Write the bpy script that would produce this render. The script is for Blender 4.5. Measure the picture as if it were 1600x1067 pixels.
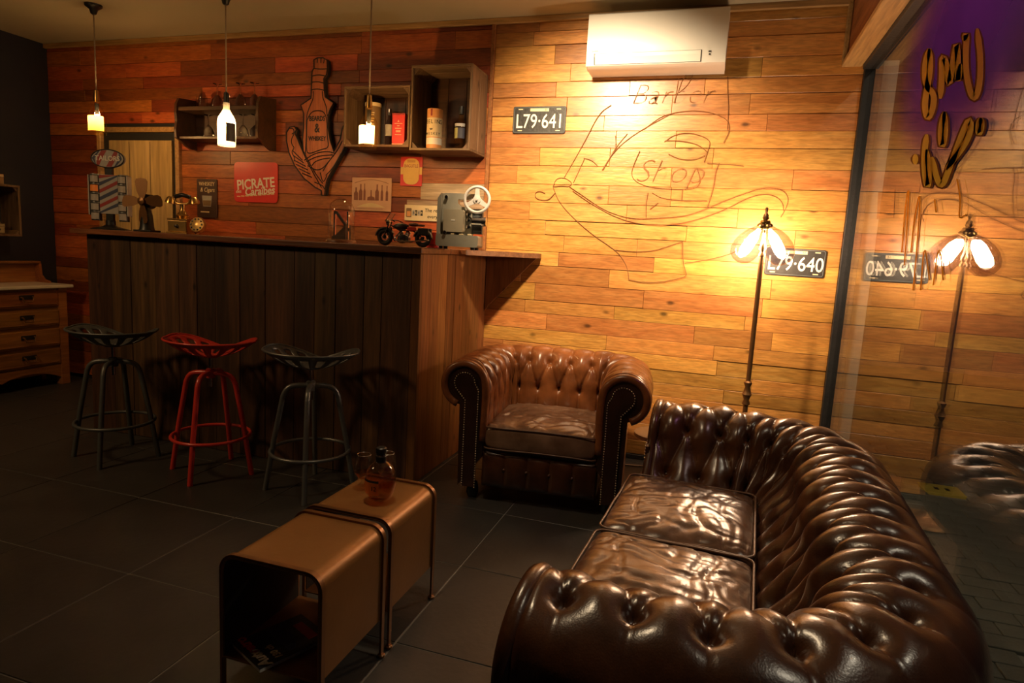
import bpy, bmesh, math, random
import numpy as np
from mathutils import Vector, Matrix, noise as mnoise

for o in list(bpy.data.objects): bpy.data.objects.remove(o)
SC = bpy.context.scene
COL = SC.collection
random.seed(7)
PI = math.pi

# ------------------------------------------------------------------ camera
F = 1004.35
CAM = np.array([3.069, -4.015, 1.263])
_y, _p, _r = math.radians(17.277), math.radians(-8.086), math.radians(3.156)
_f = np.array([-math.sin(_y)*math.cos(_p), math.cos(_y)*math.cos(_p), math.sin(_p)])
_r0 = np.array([math.cos(_y), math.sin(_y), 0.]); _u0 = np.cross(_r0, _f)
_rt = math.cos(_r)*_r0 + math.sin(_r)*_u0
_up = -math.sin(_r)*_r0 + math.cos(_r)*_u0
cd = bpy.data.cameras.new('camera'); cam = bpy.data.objects.new('camera', cd); COL.objects.link(cam)
cd.sensor_width = 36; cd.lens = F/1600*36; cd.clip_start = .05; cd.clip_end = 100
mw = Matrix.Identity(4)
for i in range(3):
    mw[i][0] = _rt[i]; mw[i][1] = _up[i]; mw[i][2] = -_f[i]; mw[i][3] = CAM[i]
cam.matrix_world = mw
SC.camera = cam

def on(px, py, ax, val):
    """world point seen at pixel (px,py) on the plane axis ax = val"""
    d = _f + (px-800)/F*_rt - (py-533.5)/F*_up
    return Vector(CAM + (val-CAM[ax])/d[ax]*d)

# ------------------------------------------------------------------ world, exposure
w = bpy.data.worlds.new('night'); SC.world = w; w.use_nodes = True
w.node_tree.nodes['Background'].inputs[0].default_value = (.35, .45, .8, 1)
w.node_tree.nodes['Background'].inputs[1].default_value = .004
vs = SC.view_settings
vs.view_transform = 'Standard'; vs.look = 'None'; vs.gamma = 1; vs.use_curve_mapping = False
vs.exposure = 1.2

# lamp strengths (W), used by the lamp builders below
SPOT_WALL, SPOT_SEAT, SPOT_BAR = 180., 24., 40.
BULB_PENDANT, BULB_FLOOR = 190., 150.
STREET_ADDED = 400.  # the lamp added outside the glass
WARM = (1.0, .60, .27); WARMW = (1.0, .74, .45)

# ------------------------------------------------------------------ materials
def new_mat(name):
    m = bpy.data.materials.new(name); m.use_nodes = True
    nt = m.node_tree; nt.nodes.clear()
    return m, nt
def N(nt, typ, **kw):
    n = nt.nodes.new(typ)
    for k, v in kw.items():
        if k.startswith('i_'):
            key = k[2:].replace('_', ' ')
            n.inputs[key].default_value = v
        else: setattr(n, k, v)
    return n
def L(nt, a, b): nt.links.new(a, b)
def c4(c, k=1.): return (min(c[0]*k, 1), min(c[1]*k, 1), min(c[2]*k, 1), 1)

def plain(name, col, rough=.5, metal=0., var=.15, scale=14., bump=0., coat=0., bscale=60., spec=.5):
    m, nt = new_mat(name)
    out = N(nt, 'ShaderNodeOutputMaterial'); b = N(nt, 'ShaderNodeBsdfPrincipled')
    L(nt, b.outputs[0], out.inputs[0])
    tc = N(nt, 'ShaderNodeTexCoord'); no = N(nt, 'ShaderNodeTexNoise', i_Scale=scale, i_Detail=4.)
    L(nt, tc.outputs['Object'], no.inputs['Vector'])
    mx = N(nt, 'ShaderNodeMix', data_type='RGBA')
    mx.inputs[6].default_value = c4(col, 1-var); mx.inputs[7].default_value = c4(col, 1+var)
    L(nt, no.outputs[0], mx.inputs[0]); L(nt, mx.outputs[2], b.inputs['Base Color'])
    b.inputs['Roughness'].default_value = rough; b.inputs['Metallic'].default_value = metal
    b.inputs['Coat Weight'].default_value = coat; b.inputs['Coat Roughness'].default_value = .15
    b.inputs['Specular IOR Level'].default_value = spec
    if bump:
        n2 = N(nt, 'ShaderNodeTexNoise', i_Scale=bscale, i_Detail=5.)
        L(nt, tc.outputs['Object'], n2.inputs['Vector'])
        bp = N(nt, 'ShaderNodeBump', i_Strength=bump, i_Distance=.01)
        L(nt, n2.outputs[0], bp.inputs['Height']); L(nt, bp.outputs[0], b.inputs['Normal'])
    return m

def wood(name, cols, axis='x', rough=.42, scale=9., stretch=.07, knots=True, bump=.25, randv=.5, sat=1., coat=0.):
    """planks: grain stretched along an axis; each object gets its own tone"""
    m, nt = new_mat(name)
    out = N(nt, 'ShaderNodeOutputMaterial'); b = N(nt, 'ShaderNodeBsdfPrincipled')
    L(nt, b.outputs[0], out.inputs[0])
    geo = N(nt, 'ShaderNodeNewGeometry'); oi = N(nt, 'ShaderNodeObjectInfo')
    mul = N(nt, 'ShaderNodeVectorMath', operation='SCALE'); mul.inputs[0].default_value = (13.1, 7.7, 21.3)
    L(nt, oi.outputs['Random'], mul.inputs['Scale'])
    add = N(nt, 'ShaderNodeVectorMath', operation='ADD')
    L(nt, geo.outputs['Position'], add.inputs[0]); L(nt, mul.outputs[0], add.inputs[1])
    mp = N(nt, 'ShaderNodeMapping')
    st = [1, 1, 1]; st['xyz'.index(axis)] = stretch
    mp.inputs['Scale'].default_value = st
    L(nt, add.outputs[0], mp.inputs['Vector'])
    n1 = N(nt, 'ShaderNodeTexNoise', i_Scale=scale, i_Detail=7., i_Roughness=.62, i_Distortion=1.4)
    L(nt, mp.outputs[0], n1.inputs['Vector'])
    n2 = N(nt, 'ShaderNodeTexNoise', i_Scale=scale*9, i_Detail=4., i_Distortion=.3)
    L(nt, mp.outputs[0], n2.inputs['Vector'])
    rp = N(nt, 'ShaderNodeValToRGB'); e = rp.color_ramp.elements
    e[0].position = .28; e[0].color = c4(cols[0]); e[1].position = .72; e[1].color = c4(cols[2])
    x = e.new(.5); x.color = c4(cols[1])
    L(nt, n1.outputs[0], rp.inputs[0])
    # fine dark grain lines
    g = N(nt, 'ShaderNodeMapRange'); g.inputs[1].default_value = .35; g.inputs[2].default_value = .62
    g.inputs[3].default_value = .72; g.inputs[4].default_value = 1.05
    L(nt, n2.outputs[0], g.inputs[0])
    # tone per plank
    r1 = N(nt, 'ShaderNodeMapRange'); r1.inputs[3].default_value = 1-randv; r1.inputs[4].default_value = 1+randv*.8
    L(nt, oi.outputs['Random'], r1.inputs[0])
    mm = N(nt, 'ShaderNodeMath', operation='MULTIPLY'); L(nt, g.outputs[0], mm.inputs[0]); L(nt, r1.outputs[0], mm.inputs[1])
    fac = mm
    if knots:
        mk = N(nt, 'ShaderNodeMapping'); s2 = [1, 1, 1]; s2['xyz'.index(axis)] = .55; mk.inputs['Scale'].default_value = s2
        L(nt, add.outputs[0], mk.inputs['Vector'])
        vo = N(nt, 'ShaderNodeTexVoronoi', i_Scale=7.5); vo.inputs['Randomness'].default_value = 1
        L(nt, mk.outputs[0], vo.inputs['Vector'])
        kr = N(nt, 'ShaderNodeMapRange'); kr.inputs[1].default_value = .045; kr.inputs[2].default_value = .13
        kr.inputs[3].default_value = .28; kr.inputs[4].default_value = 1
        L(nt, vo.outputs['Distance'], kr.inputs[0])
        m2 = N(nt, 'ShaderNodeMath', operation='MULTIPLY'); L(nt, mm.outputs[0], m2.inputs[0]); L(nt, kr.outputs[0], m2.inputs[1])
        fac = m2
    vm = N(nt, 'ShaderNodeVectorMath', operation='SCALE')
    L(nt, rp.outputs[0], vm.inputs[0]); L(nt, fac.outputs[0], vm.inputs['Scale'])
    hs = N(nt, 'ShaderNodeHueSaturation'); hs.inputs['Saturation'].default_value = sat
    h1 = N(nt, 'ShaderNodeMath', operation='MULTIPLY_ADD'); h1.inputs[1].default_value = 37.7; h1.inputs[2].default_value = 0
    L(nt, oi.outputs['Random'], h1.inputs[0])
    fr = N(nt, 'ShaderNodeMath', operation='FRACT'); L(nt, h1.outputs[0], fr.inputs[0])
    h2 = N(nt, 'ShaderNodeMapRange'); h2.inputs[3].default_value = .487; h2.inputs[4].default_value = .513
    L(nt, fr.outputs[0], h2.inputs[0]); L(nt, h2.outputs[0], hs.inputs['Hue'])
    L(nt, vm.outputs[0], hs.inputs['Color']); L(nt, hs.outputs[0], b.inputs['Base Color'])
    b.inputs['Roughness'].default_value = rough; b.inputs['Coat Weight'].default_value = coat
    b.inputs['Coat Roughness'].default_value = .25
    bp = N(nt, 'ShaderNodeBump', i_Strength=bump, i_Distance=.004)
    ad = N(nt, 'ShaderNodeMath', operation='ADD'); L(nt, n1.outputs[0], ad.inputs[0]); L(nt, n2.outputs[0], ad.inputs[1])
    L(nt, ad.outputs[0], bp.inputs['Height']); L(nt, bp.outputs[0], b.inputs['Normal'])
    return m

def glass(name, tint=(1, 1, 1), ior=1.45, rough=0., trans=1.0):
    m, nt = new_mat(name)
    out = N(nt, 'ShaderNodeOutputMaterial'); mx = N(nt, 'ShaderNodeMixShader')
    fr = N(nt, 'ShaderNodeFresnel')
    ge = N(nt, 'ShaderNodeNewGeometry'); mi = N(nt, 'ShaderNodeMapRange'); mi.inputs[3].default_value = ior; mi.inputs[4].default_value = 1/ior
    L(nt, ge.outputs['Backfacing'], mi.inputs[0]); L(nt, mi.outputs[0], fr.inputs['IOR'])   # thin wall: same from both sides
    tr = N(nt, 'ShaderNodeBsdfTransparent'); tr.inputs[0].default_value = c4(tint)
    gl = N(nt, 'ShaderNodeBsdfGlossy'); gl.inputs['Roughness'].default_value = rough
    L(nt, fr.outputs[0], mx.inputs[0]); L(nt, tr.outputs[0], mx.inputs[1]); L(nt, gl.outputs[0], mx.inputs[2])
    L(nt, mx.outputs[0], out.inputs[0])
    return m

def crystal(name):
    m, nt = new_mat(name)
    out = N(nt, 'ShaderNodeOutputMaterial'); g_ = N(nt, 'ShaderNodeBsdfGlass'); g_.inputs['IOR'].default_value = 1.3; g_.inputs['Roughness'].default_value = 0.; g_.inputs[0].default_value = (.97, .96, .93, 1)
    L(nt, g_.outputs[0], out.inputs[0]); return m

def emit(name, col, strength):
    m, nt = new_mat(name)
    out = N(nt, 'ShaderNodeOutputMaterial'); e = N(nt, 'ShaderNodeEmission')
    e.inputs[0].default_value = c4(col); e.inputs[1].default_value = strength
    L(nt, e.outputs[0], out.inputs[0]); return m

def paper(name, col, tl=.5):
    m, nt = new_mat(name)
    out = N(nt, 'ShaderNodeOutputMaterial'); mx = N(nt, 'ShaderNodeMixShader'); mx.inputs[0].default_value = tl
    d = N(nt, 'ShaderNodeBsdfDiffuse'); t = N(nt, 'ShaderNodeBsdfTranslucent')
    tc = N(nt, 'ShaderNodeTexCoord'); no = N(nt, 'ShaderNodeTexNoise', i_Scale=40.); L(nt, tc.outputs['Object'], no.inputs['Vector'])
    mc = N(nt, 'ShaderNodeMix', data_type='RGBA'); mc.inputs[6].default_value = c4(col, .92); mc.inputs[7].default_value = c4(col, 1.05)
    L(nt, no.outputs[0], mc.inputs[0]); L(nt, mc.outputs[2], d.inputs[0]); L(nt, mc.outputs[2], t.inputs[0])
    L(nt, d.outputs[0], mx.inputs[1]); L(nt, t.outputs[0], mx.inputs[2]); L(nt, mx.outputs[0], out.inputs[0]); return m

def film_mat(name, col):
    m, nt = new_mat(name)
    out = N(nt, 'ShaderNodeOutputMaterial'); mx = N(nt, 'ShaderNodeMixShader')
    tr = N(nt, 'ShaderNodeBsdfTransparent'); tl = N(nt, 'ShaderNodeBsdfTranslucent')
    tc = N(nt, 'ShaderNodeTexCoord'); no = N(nt, 'ShaderNodeTexNoise', i_Scale=3.); L(nt, tc.outputs['Object'], no.inputs['Vector'])
    mc = N(nt, 'ShaderNodeMix', data_type='RGBA'); mc.inputs[6].default_value = c4(col, .7); mc.inputs[7].default_value = c4(col, 1.3)
    L(nt, no.outputs[0], mc.inputs[0]); L(nt, mc.outputs[2], tl.inputs[0]); 
    # radial fade: strongest in the middle of the film, clear at its edges
    mp = N(nt, 'ShaderNodeMapping'); mp.inputs['Location'].default_value = (0, .62, -.12); mp.inputs['Scale'].default_value = (1, 1.05, 1.9); L(nt, tc.outputs['Object'], mp.inputs['Vector'])
    ln_ = N(nt, 'ShaderNodeVectorMath', operation='LENGTH'); L(nt, mp.outputs[0], ln_.inputs[0])
    mr = N(nt, 'ShaderNodeMapRange', interpolation_type='SMOOTHSTEP'); mr.inputs[1].default_value = .15; mr.inputs[2].default_value = .95; mr.inputs[3].default_value = 1; mr.inputs[4].default_value = 0
    L(nt, ln_.outputs['Value'], mr.inputs[0])
    m3 = N(nt, 'ShaderNodeMath', operation='MULTIPLY'); m3.inputs[1].default_value = .45; L(nt, mr.outputs[0], m3.inputs[0]); L(nt, m3.outputs[0], mx.inputs[0])
    t2 = N(nt, 'ShaderNodeMix', data_type='RGBA'); t2.inputs[6].default_value = (1, 1, 1, 1); t2.inputs[7].default_value = c4(col, 1.5)
    L(nt, mr.outputs[0], t2.inputs[0]); L(nt, t2.outputs[2], tr.inputs[0])
    L(nt, tr.outputs[0], mx.inputs[1]); L(nt, tl.outputs[0], mx.inputs[2]); L(nt, mx.outputs[0], out.inputs[0]); return m

def leather(name, c0, c1, rough=.3):
    m, nt = new_mat(name)
    out = N(nt, 'ShaderNodeOutputMaterial'); b = N(nt, 'ShaderNodeBsdfPrincipled'); L(nt, b.outputs[0], out.inputs[0])
    tc = N(nt, 'ShaderNodeTexCoord')
    n1 = N(nt, 'ShaderNodeTexNoise', i_Scale=7., i_Detail=6., i_Roughness=.6); L(nt, tc.outputs['Object'], n1.inputs['Vector'])
    mr = N(nt, 'ShaderNodeMapRange'); mr.inputs[1].default_value = .35; mr.inputs[2].default_value = .68
    L(nt, n1.outputs[0], mr.inputs[0])
    mx = N(nt, 'ShaderNodeMix', data_type='RGBA'); mx.inputs[6].default_value = c4(c0); mx.inputs[7].default_value = c4(c1)
    L(nt, mr.outputs[0], mx.inputs[0]); L(nt, mx.outputs[2], b.inputs['Base Color'])
    b.inputs['Roughness'].default_value = rough
    b.inputs['Coat Weight'].default_value = .35; b.inputs['Coat Roughness'].default_value = .22
    v = N(nt, 'ShaderNodeTexVoronoi', i_Scale=260.); L(nt, tc.outputs['Object'], v.inputs['Vector'])
    n3 = N(nt, 'ShaderNodeTexNoise', i_Scale=28., i_Detail=5.); L(nt, tc.outputs['Object'], n3.inputs['Vector'])
    ad = N(nt, 'ShaderNodeMath', operation='MULTIPLY_ADD'); ad.inputs[1].default_value = .12
    L(nt, v.outputs['Distance'], ad.inputs[0]); L(nt, n3.outputs[0], ad.inputs[2])
    bp = N(nt, 'ShaderNodeBump', i_Strength=.22, i_Distance=.006); L(nt, ad.outputs[0], bp.inputs['Height'])
    L(nt, bp.outputs[0], b.inputs['Normal']); return m

MT = {}
MT['plank_r'] = wood('plank_orange_pine', [(.45, .175, .038), (.58, .26, .062), (.66, .33, .088)], 'x', rough=.36, randv=.3, coat=.25, scale=13., stretch=.13)
MT['plank_l'] = wood('plank_red_pine', [(.26, .055, .012), (.40, .094, .02), (.50, .14, .032)], 'x', rough=.45, randv=.55, scale=13., stretch=.13)
MT['plank_pale'] = wood('plank_weathered', [(.22, .15, .09), (.42, .3, .18), (.62, .48, .32)], 'x', rough=.7, scale=14, knots=False, bump=.7, randv=.15)
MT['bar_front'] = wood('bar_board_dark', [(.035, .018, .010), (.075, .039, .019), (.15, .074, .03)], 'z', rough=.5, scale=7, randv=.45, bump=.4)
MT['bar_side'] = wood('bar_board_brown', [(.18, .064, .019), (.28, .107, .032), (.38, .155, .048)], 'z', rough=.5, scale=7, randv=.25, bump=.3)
MT['bar_top'] = wood('bar_top_wood', [(.12, .045, .018), (.22, .085, .03), (.33, .14, .05)], 'x', rough=.4, randv=.2, knots=False)
MT['crate'] = wood('crate_wood', [(.09, .05, .025), (.16, .09, .045), (.24, .14, .075)], 'x', rough=.65, scale=12, randv=.25, bump=.4)
MT['crate_v'] = wood('crate_wood_upright', [(.09, .05, .025), (.16, .09, .045), (.24, .14, .075)], 'z', rough=.65, scale=12, randv=.25, bump=.4)
MT['dark_wood'] = wood('barrel_wood_dark', [(.035, .014, .007), (.065, .025, .011), (.1, .04, .017)], 'x', rough=.4, randv=.2, knots=False)
MT['dresser'] = wood('dresser_oak', [(.22, .082, .02), (.32, .125, .032), (.42, .18, .05)], 'y', rough=.35, scale=7, randv=.12, knots=False, coat=.2)
MT['trim'] = wood('trim_pine', [(.36, .2, .07), (.46, .27, .1), (.55, .34, .14)], 'y', rough=.5, randv=.1, knots=False)
MT['header'] = wood('header_panel_wood', [(.2, .07, .02), (.3, .11, .032), (.38, .16, .05)], 'y', rough=.5, randv=.15)
MT['door'] = wood('door_panel_wood', [(.42, .27, .11), (.52, .35, .15), (.6, .42, .2)], 'z', rough=.5, scale=5, randv=.05, knots=False)
MT['sign_wood'] = wood('sign_plywood', [(.36, .105, .03), (.46, .14, .04), (.55, .18, .055)], 'z', rough=.5, randv=.05, knots=False)
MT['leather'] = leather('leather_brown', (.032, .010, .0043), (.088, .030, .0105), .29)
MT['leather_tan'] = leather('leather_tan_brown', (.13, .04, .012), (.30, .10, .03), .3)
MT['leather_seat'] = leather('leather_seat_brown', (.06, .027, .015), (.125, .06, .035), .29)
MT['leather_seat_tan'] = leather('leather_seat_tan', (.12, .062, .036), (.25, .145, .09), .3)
MT['leather_dark'] = leather('leather_dark', (.02, .008, .005), (.045, .017, .009), .32)
MT['piping'] = plain('piping_leather', (.12, .06, .035), .4)
MT['stud'] = plain('nailhead_brass', (.75, .6, .4), .3, 1.)
MT['tile'] = plain('floor_tile_slate', (.038, .036, .034), .42, var=.35, scale=5, bump=.12, bscale=35)
MT['grout'] = plain('floor_grout', (.2, .19, .17), .8)
MT['ceiling'] = plain('ceiling_paint', (.42, .37, .25), .85, var=.05, scale=2)
MT['navy'] = plain('wall_navy_paint', (.010, .010, .022), .7, var=.1)
MT['black'] = plain('black_metal', (.012, .012, .012), .4, var=.3)
MT['black_m'] = plain('black_matte', (.02, .018, .016), .7)
MT['frame_black'] = plain('window_frame_black', (.016, .016, .016), .55, var=.5, scale=40, bump=.3)
MT['grey'] = plain('jamb_grey', (.13, .14, .14), .6)
MT['pale'] = plain('reveal_pale', (.55, .5, .42), .7)
MT['ac'] = plain('ac_white_plastic', (.82, .8, .74), .35, var=.02)
MT['acdark'] = plain('ac_slot_dark', (.05, .045, .04), .6)
MT['steel'] = plain('gunmetal', (.2, .21, .215), .36, .6, var=.25)
MT['steel_dk'] = plain('dark_iron', (.1, .108, .108), .42, .4, var=.25)
MT['red'] = plain('red_enamel', (.62, .045, .03), .33, var=.12, coat=.3)
MT['chrome'] = plain('chrome', (.7, .7, .7), .15, 1., var=.05)
MT['brass'] = plain('brass', (.62, .4, .14), .28, 1., var=.15)
MT['bronze'] = plain('antique_bronze', (.24, .12, .045), .4, .6, var=.2)
MT['table'] = plain('table_copper_steel', (.27, .125, .035), .42, .45, var=.3, scale=5, bump=.05)
MT['table_rim'] = plain('table_rim_steel', (.22, .10, .035), .35, .6, var=.25)
MT['cord'] = plain('lamp_cord_fabric', (.38, .3, .2), .7)
MT['marble'] = plain('marble_white', (.72, .68, .6), .25, var=.12, scale=6)
MT['glass'] = glass('clear_glass', (.93, .92, .9), 2.0)
MT['crystal'] = crystal('crystal_glass')
MT['glass_pane'] = glass('window_glass', (.92, .93, .92), 1.6)
MT['glass_amber'] = glass('amber_glass', (1, .9, .66), 1.45)
MT['glass_smoke'] = glass('smoked_glass', (.72, .66, .68), 1.6)
MT['whisky'] = glass('whisky', (.84, .5, .17), 1.25)
MT['frosted'] = paper('frosted_glass', (.9, .84, .7), .55)
MT['label_w'] = paper('label_white_paper', (.9, .86, .76))
MT['label_y'] = paper('label_yellow_paper', (.85, .6, .16), .3)
MT['label_dk'] = plain('label_dark', (.04, .04, .06), .6)
MT['orange'] = plain('label_orange', (1., .3, .06), .5, var=.05)
MT['ink'] = plain('ink_black', (.012, .01, .01), .6)
MT['burnt'] = plain('burnt_line', (.24, .10, .03), .8, var=.35, scale=60)
MT['white'] = plain('white_print', (.8, .76, .66), .6, var=.05)
MT['cream'] = plain('cream_print', (.72, .58, .34), .5)
MT['plate'] = plain('plate_dark_steel', (.035, .033, .03), .5, .2, var=.5, scale=50, bump=.2)
MT['red_sign'] = plain('red_tin', (.62, .035, .03), .35, var=.15, scale=8)
MT['brown_tin'] = plain('brown_tin', (.06, .028, .02), .45, var=.4, scale=20)
MT['pink_print'] = plain('faded_print', (.62, .38, .26), .6, var=.12)
MT['print_br'] = plain('faded_print_dark', (.23, .085, .055), .6, var=.3, scale=40)
MT['yellow_tin'] = plain('yellow_tin', (.72, .46, .1), .35, var=.15)
MT['grey_crinkle'] = plain('projector_grey', (.30, .28, .22), .5, .0, var=.12, bump=.15, bscale=200)
MT['greige'] = plain('projector_greige', (.42, .36, .25), .5, .0)
MT['reel'] = plain('reel_white_plastic', (.75, .7, .64), .4, var=.05)
MT['dkred'] = plain('dark_red_print', (.3, .03, .025), .5)
MT['navy_print'] = plain('dark_blue_print', (.04, .05, .1), .5)
MT['grey_print'] = plain('grey_print', (.38, .36, .33), .5, var=.25, scale=30)
MT['brown_print'] = plain('brown_card', (.2, .12, .055), .5, var=.2)
MT['tube_orange'] = plain('orange_card', (.66, .3, .1), .5, var=.12)
MT['green_lab'] = plain('olive_label', (.3, .28, .1), .5)
MT['rubber'] = plain('tyre_rubber', (.015, .014, .013), .6)
MT['seat_brown'] = plain('saddle_brown', (.13, .05, .025), .5)
MT['paver'] = plain('paver_stone', (.12, .125, .1), .8, var=.4, scale=6, bump=.3)
MT['paver_joint'] = plain('paver_joint', (.2, .2, .17), .9)
MT['yellow_pl'] = plain('yellow_cover', (.55, .42, .06), .7, var=.2)
MT['purple'] = film_mat('purple_film', (.5, .22, .62))
MT['decal_y'] = paper('decal_yellow', (.95, .55, .07), .7)
MT['decal_b'] = paper('decal_brown', (.2, .07, .02))
MT['whitecable'] = plain('white_cable', (.7, .66, .58), .5)
MT['paleround'] = plain('pale_round_wood', (.5, .36, .2), .5)

# ------------------------------------------------------------------ mesh helpers
class MB:
    def __init__(s): s.v = []; s.f = []
    def add(s, vs, fs):
        n = len(s.v); s.v += [tuple(v) for v in vs]; s.f += [tuple(i+n for i in f) for f in fs]; return s
    def box(s, x0, x1, y0, y1, z0, z1, ch=0., M=None):
        x0, x1 = min(x0, x1), max(x0, x1); y0, y1 = min(y0, y1), max(y0, y1); z0, z1 = min(z0, z1), max(z0, z1)
        if ch <= 0:
            vs = [(x, y, z) for x in (x0, x1) for y in (y0, y1) for z in (z0, z1)]
            fs = [(0, 1, 3, 2), (4, 6, 7, 5), (0, 4, 5, 1), (2, 3, 7, 6), (0, 2, 6, 4), (1, 5, 7, 3)]
        else:
            bm = bmesh.new(); bmesh.ops.create_cube(bm, size=1)
            for v in bm.verts:
                v.co = ((x0+x1)/2+v.co.x*(x1-x0), (y0+y1)/2+v.co.y*(y1-y0), (z0+z1)/2+v.co.z*(z1-z0))
            ch = min(ch, .45*min(x1-x0, y1-y0, z1-z0))
            bmesh.ops.bevel(bm, geom=list(bm.edges), offset=ch, segments=1 if ch < .004 else 2, profile=.5, affect='EDGES')
            bm.verts.index_update(); vs = [v.co.copy() for v in bm.verts]; fs = [[v.index for v in f.verts] for f in bm.faces]; bm.free()
        if M is not None: vs = [M @ Vector(v) for v in vs]
        return s.add(vs, fs)
    def lathe(s, prof, n=24, M=None, cap=True, a0=0., a1=2*PI):
        """prof: (r,z) list, revolved about z"""
        full = abs(a1-a0-2*PI) < 1e-6; k = n if full else n+1
        vs = []; fs = []
        for r, z in prof:
            for i in range(k):
                a = a0+(a1-a0)*i/n; vs.append((r*math.cos(a), r*math.sin(a), z))
        for j in range(len(prof)-1):
            for i in range(n):
                i2 = (i+1) % k
                fs.append((j*k+i, j*k+i2, (j+1)*k+i2, (j+1)*k+i))
        if cap and full:
            if prof[0][0] > 1e-5: fs.append(tuple(range(k-1, -1, -1)))
            if prof[-1][0] > 1e-5: fs.append(tuple((len(prof)-1)*k+i for i in range(k)))
        if M is not None: vs = [M @ Vector(v) for v in vs]
        return s.add(vs, fs)
    def tube(s, pts, r, n=8, closed=False, caps=True):
        P = [Vector(p) for p in pts]; m = len(P)
        rr = r if isinstance(r, (list, tuple)) else [r]*m
        vs = []; fs = []; prev = None
        for i, p in enumerate(P):
            if closed: t = P[(i+1) % m]-P[i-1]
            else: t = P[min(i+1, m-1)]-P[max(i-1, 0)]
            t.normalize()
            if prev is None:
                a = Vector((0, 0, 1)) if abs(t.z) < .9 else Vector((1, 0, 0))
                u = t.cross(a).normalized()
            else:
                u = prev-t*prev.dot(t)
                if u.length < 1e-6: u = t.orthogonal()
                u.normalize()
            prev = u; w_ = t.cross(u)
            for k in range(n):
                a = 2*PI*k/n; vs.append(p+(u*math.cos(a)+w_*math.sin(a))*rr[i])
        for i in range(m if closed else m-1):
            j = (i+1) % m
            for k in range(n):
                k2 = (k+1) % n; fs.append((i*n+k, j*n+k, j*n+k2, i*n+k2))
        if caps and not closed:
            fs.append(tuple(range(n))); fs.append(tuple((m-1)*n+k for k in range(n-1, -1, -1)))
        return s.add(vs, fs)
    def prism(s, poly, d0, d1, plane='xz'):
        """poly in 2D extruded along the third axis from d0 to d1"""
        n = len(poly)
        def mk(p, d):
            return {'xz': (p[0], d, p[1]), 'xy': (p[0], p[1], d), 'yz': (d, p[0], p[1])}[plane]
        vs = [mk(p, d0) for p in poly]+[mk(p, d1) for p in poly]
        fs = [tuple(range(n)), tuple(range(2*n-1, n-1, -1))]
        for i in range(n):
            j = (i+1) % n; fs.append((i, i+n, j+n, j))
        return s.add(vs, fs)
    def sphere(s, c, r, n=12, m=8, sc=(1, 1, 1)):
        prof = [(math.sin(PI*i/m), -math.cos(PI*i/m)) for i in range(m+1)]
        prof[0] = (1e-4, -1); prof[-1] = (1e-4, 1)
        M = Matrix.Translation(c) @ Matrix.Diagonal((r*sc[0], r*sc[1], r*sc[2], 1))
        return s.lathe(prof, n, M)
    def strip(s, pts, r=.003):
        return s.tube(pts, r, 4)
    def build(s, name, mat, parent=None, smooth=None, loc=None, rot=None):
        me = bpy.data.meshes.new(name); me.from_pydata([tuple(v) for v in s.v], [], s.f)
        bm = bmesh.new(); bm.from_mesh(me); bmesh.ops.recalc_face_normals(bm, faces=bm.faces)
        big = [f for f in bm.faces if len(f.verts) > 4]
        if big: bmesh.ops.triangulate(bm, faces=big, ngon_method='EAR_CLIP')
        bm.to_mesh(me); bm.free()
        if smooth is not None:
            me.polygons.foreach_set('use_smooth', [True]*len(me.polygons))
            if smooth < 3.1: me.set_sharp_from_angle(angle=smooth)
        me.materials.append(MT[mat] if isinstance(mat, str) else mat)
        o = bpy.data.objects.new(name, me); COL.objects.link(o)
        if parent is not None: o.parent = parent
        if loc is not None: o.location = loc
        if rot is not None: o.rotation_euler = rot
        return o
SM = math.radians(40)

def tag(o, label=None, cat=None, group=None, kind=None):
    if label: o['label'] = label
    if cat: o['category'] = cat
    if group: o['group'] = group
    if kind: o['kind'] = kind
    return o
def thing(name, label, cat, loc=(0, 0, 0), rotz=0., group=None):
    o = bpy.data.objects.new(name, None); COL.objects.link(o); o.empty_display_size = .1
    o.location = loc; o.rotation_euler = (0, 0, rotz)
    return tag(o, label, cat, group)
def inst(src, parent, loc=None, rot=None):
    c = src.copy(); COL.objects.link(c); c.parent = parent
    if loc is not None: c.location = loc
    if rot is not None: c.rotation_euler = rot
    return c
def text(s, size, mat, parent, loc, rot=(PI/2, 0, 0), name='lettering', shear=0., depth=.0006, align='CENTER', sx=1., bold=0.):
    cu = bpy.data.curves.new('t', 'FONT'); cu.body = s; cu.size = size; cu.shear = shear; cu.extrude = depth
    cu.align_x = align; cu.align_y = 'CENTER'; cu.resolution_u = 3; cu.offset = bold
    to = bpy.data.objects.new('t', cu); COL.objects.link(to)
    me = bpy.data.meshes.new_from_object(to); bpy.data.objects.remove(to)
    for v in me.vertices: v.co.x *= sx
    me.name = name; me.materials.clear(); me.materials.append(MT[mat])
    o = bpy.data.objects.new(name, me); COL.objects.link(o); o.parent = parent
    o.location = loc; o.rotation_euler = rot
    return o
def arc(cx, cy, r, a0, a1, n):
    return [(cx+r*math.cos(math.radians(a0+(a1-a0)*i/n)), cy+r*math.sin(math.radians(a0+(a1-a0)*i/n))) for i in range(n+1)]
def rrect(x0, x1, z0, z1, r, n=4):
    return arc(x1-r, z1-r, r, 0, 90, n)+arc(x0+r, z1-r, r, 90, 180, n)+arc(x0+r, z0+r, r, 180, 270, n)+arc(x1-r, z0+r, r, 270, 360, n)
def smoothpts(pts, it=2):
    P = [Vector(p) for p in pts]
    for _ in range(it):
        Q = [P[0]]
        for a, b in zip(P[:-1], P[1:]): Q += [a*.75+b*.25, a*.25+b*.75]
        Q.append(P[-1]); P = Q
    return P
def RX(a): return Matrix.Rotation(a, 4, 'X')
def RY(a): return Matrix.Rotation(a, 4, 'Y')
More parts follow.
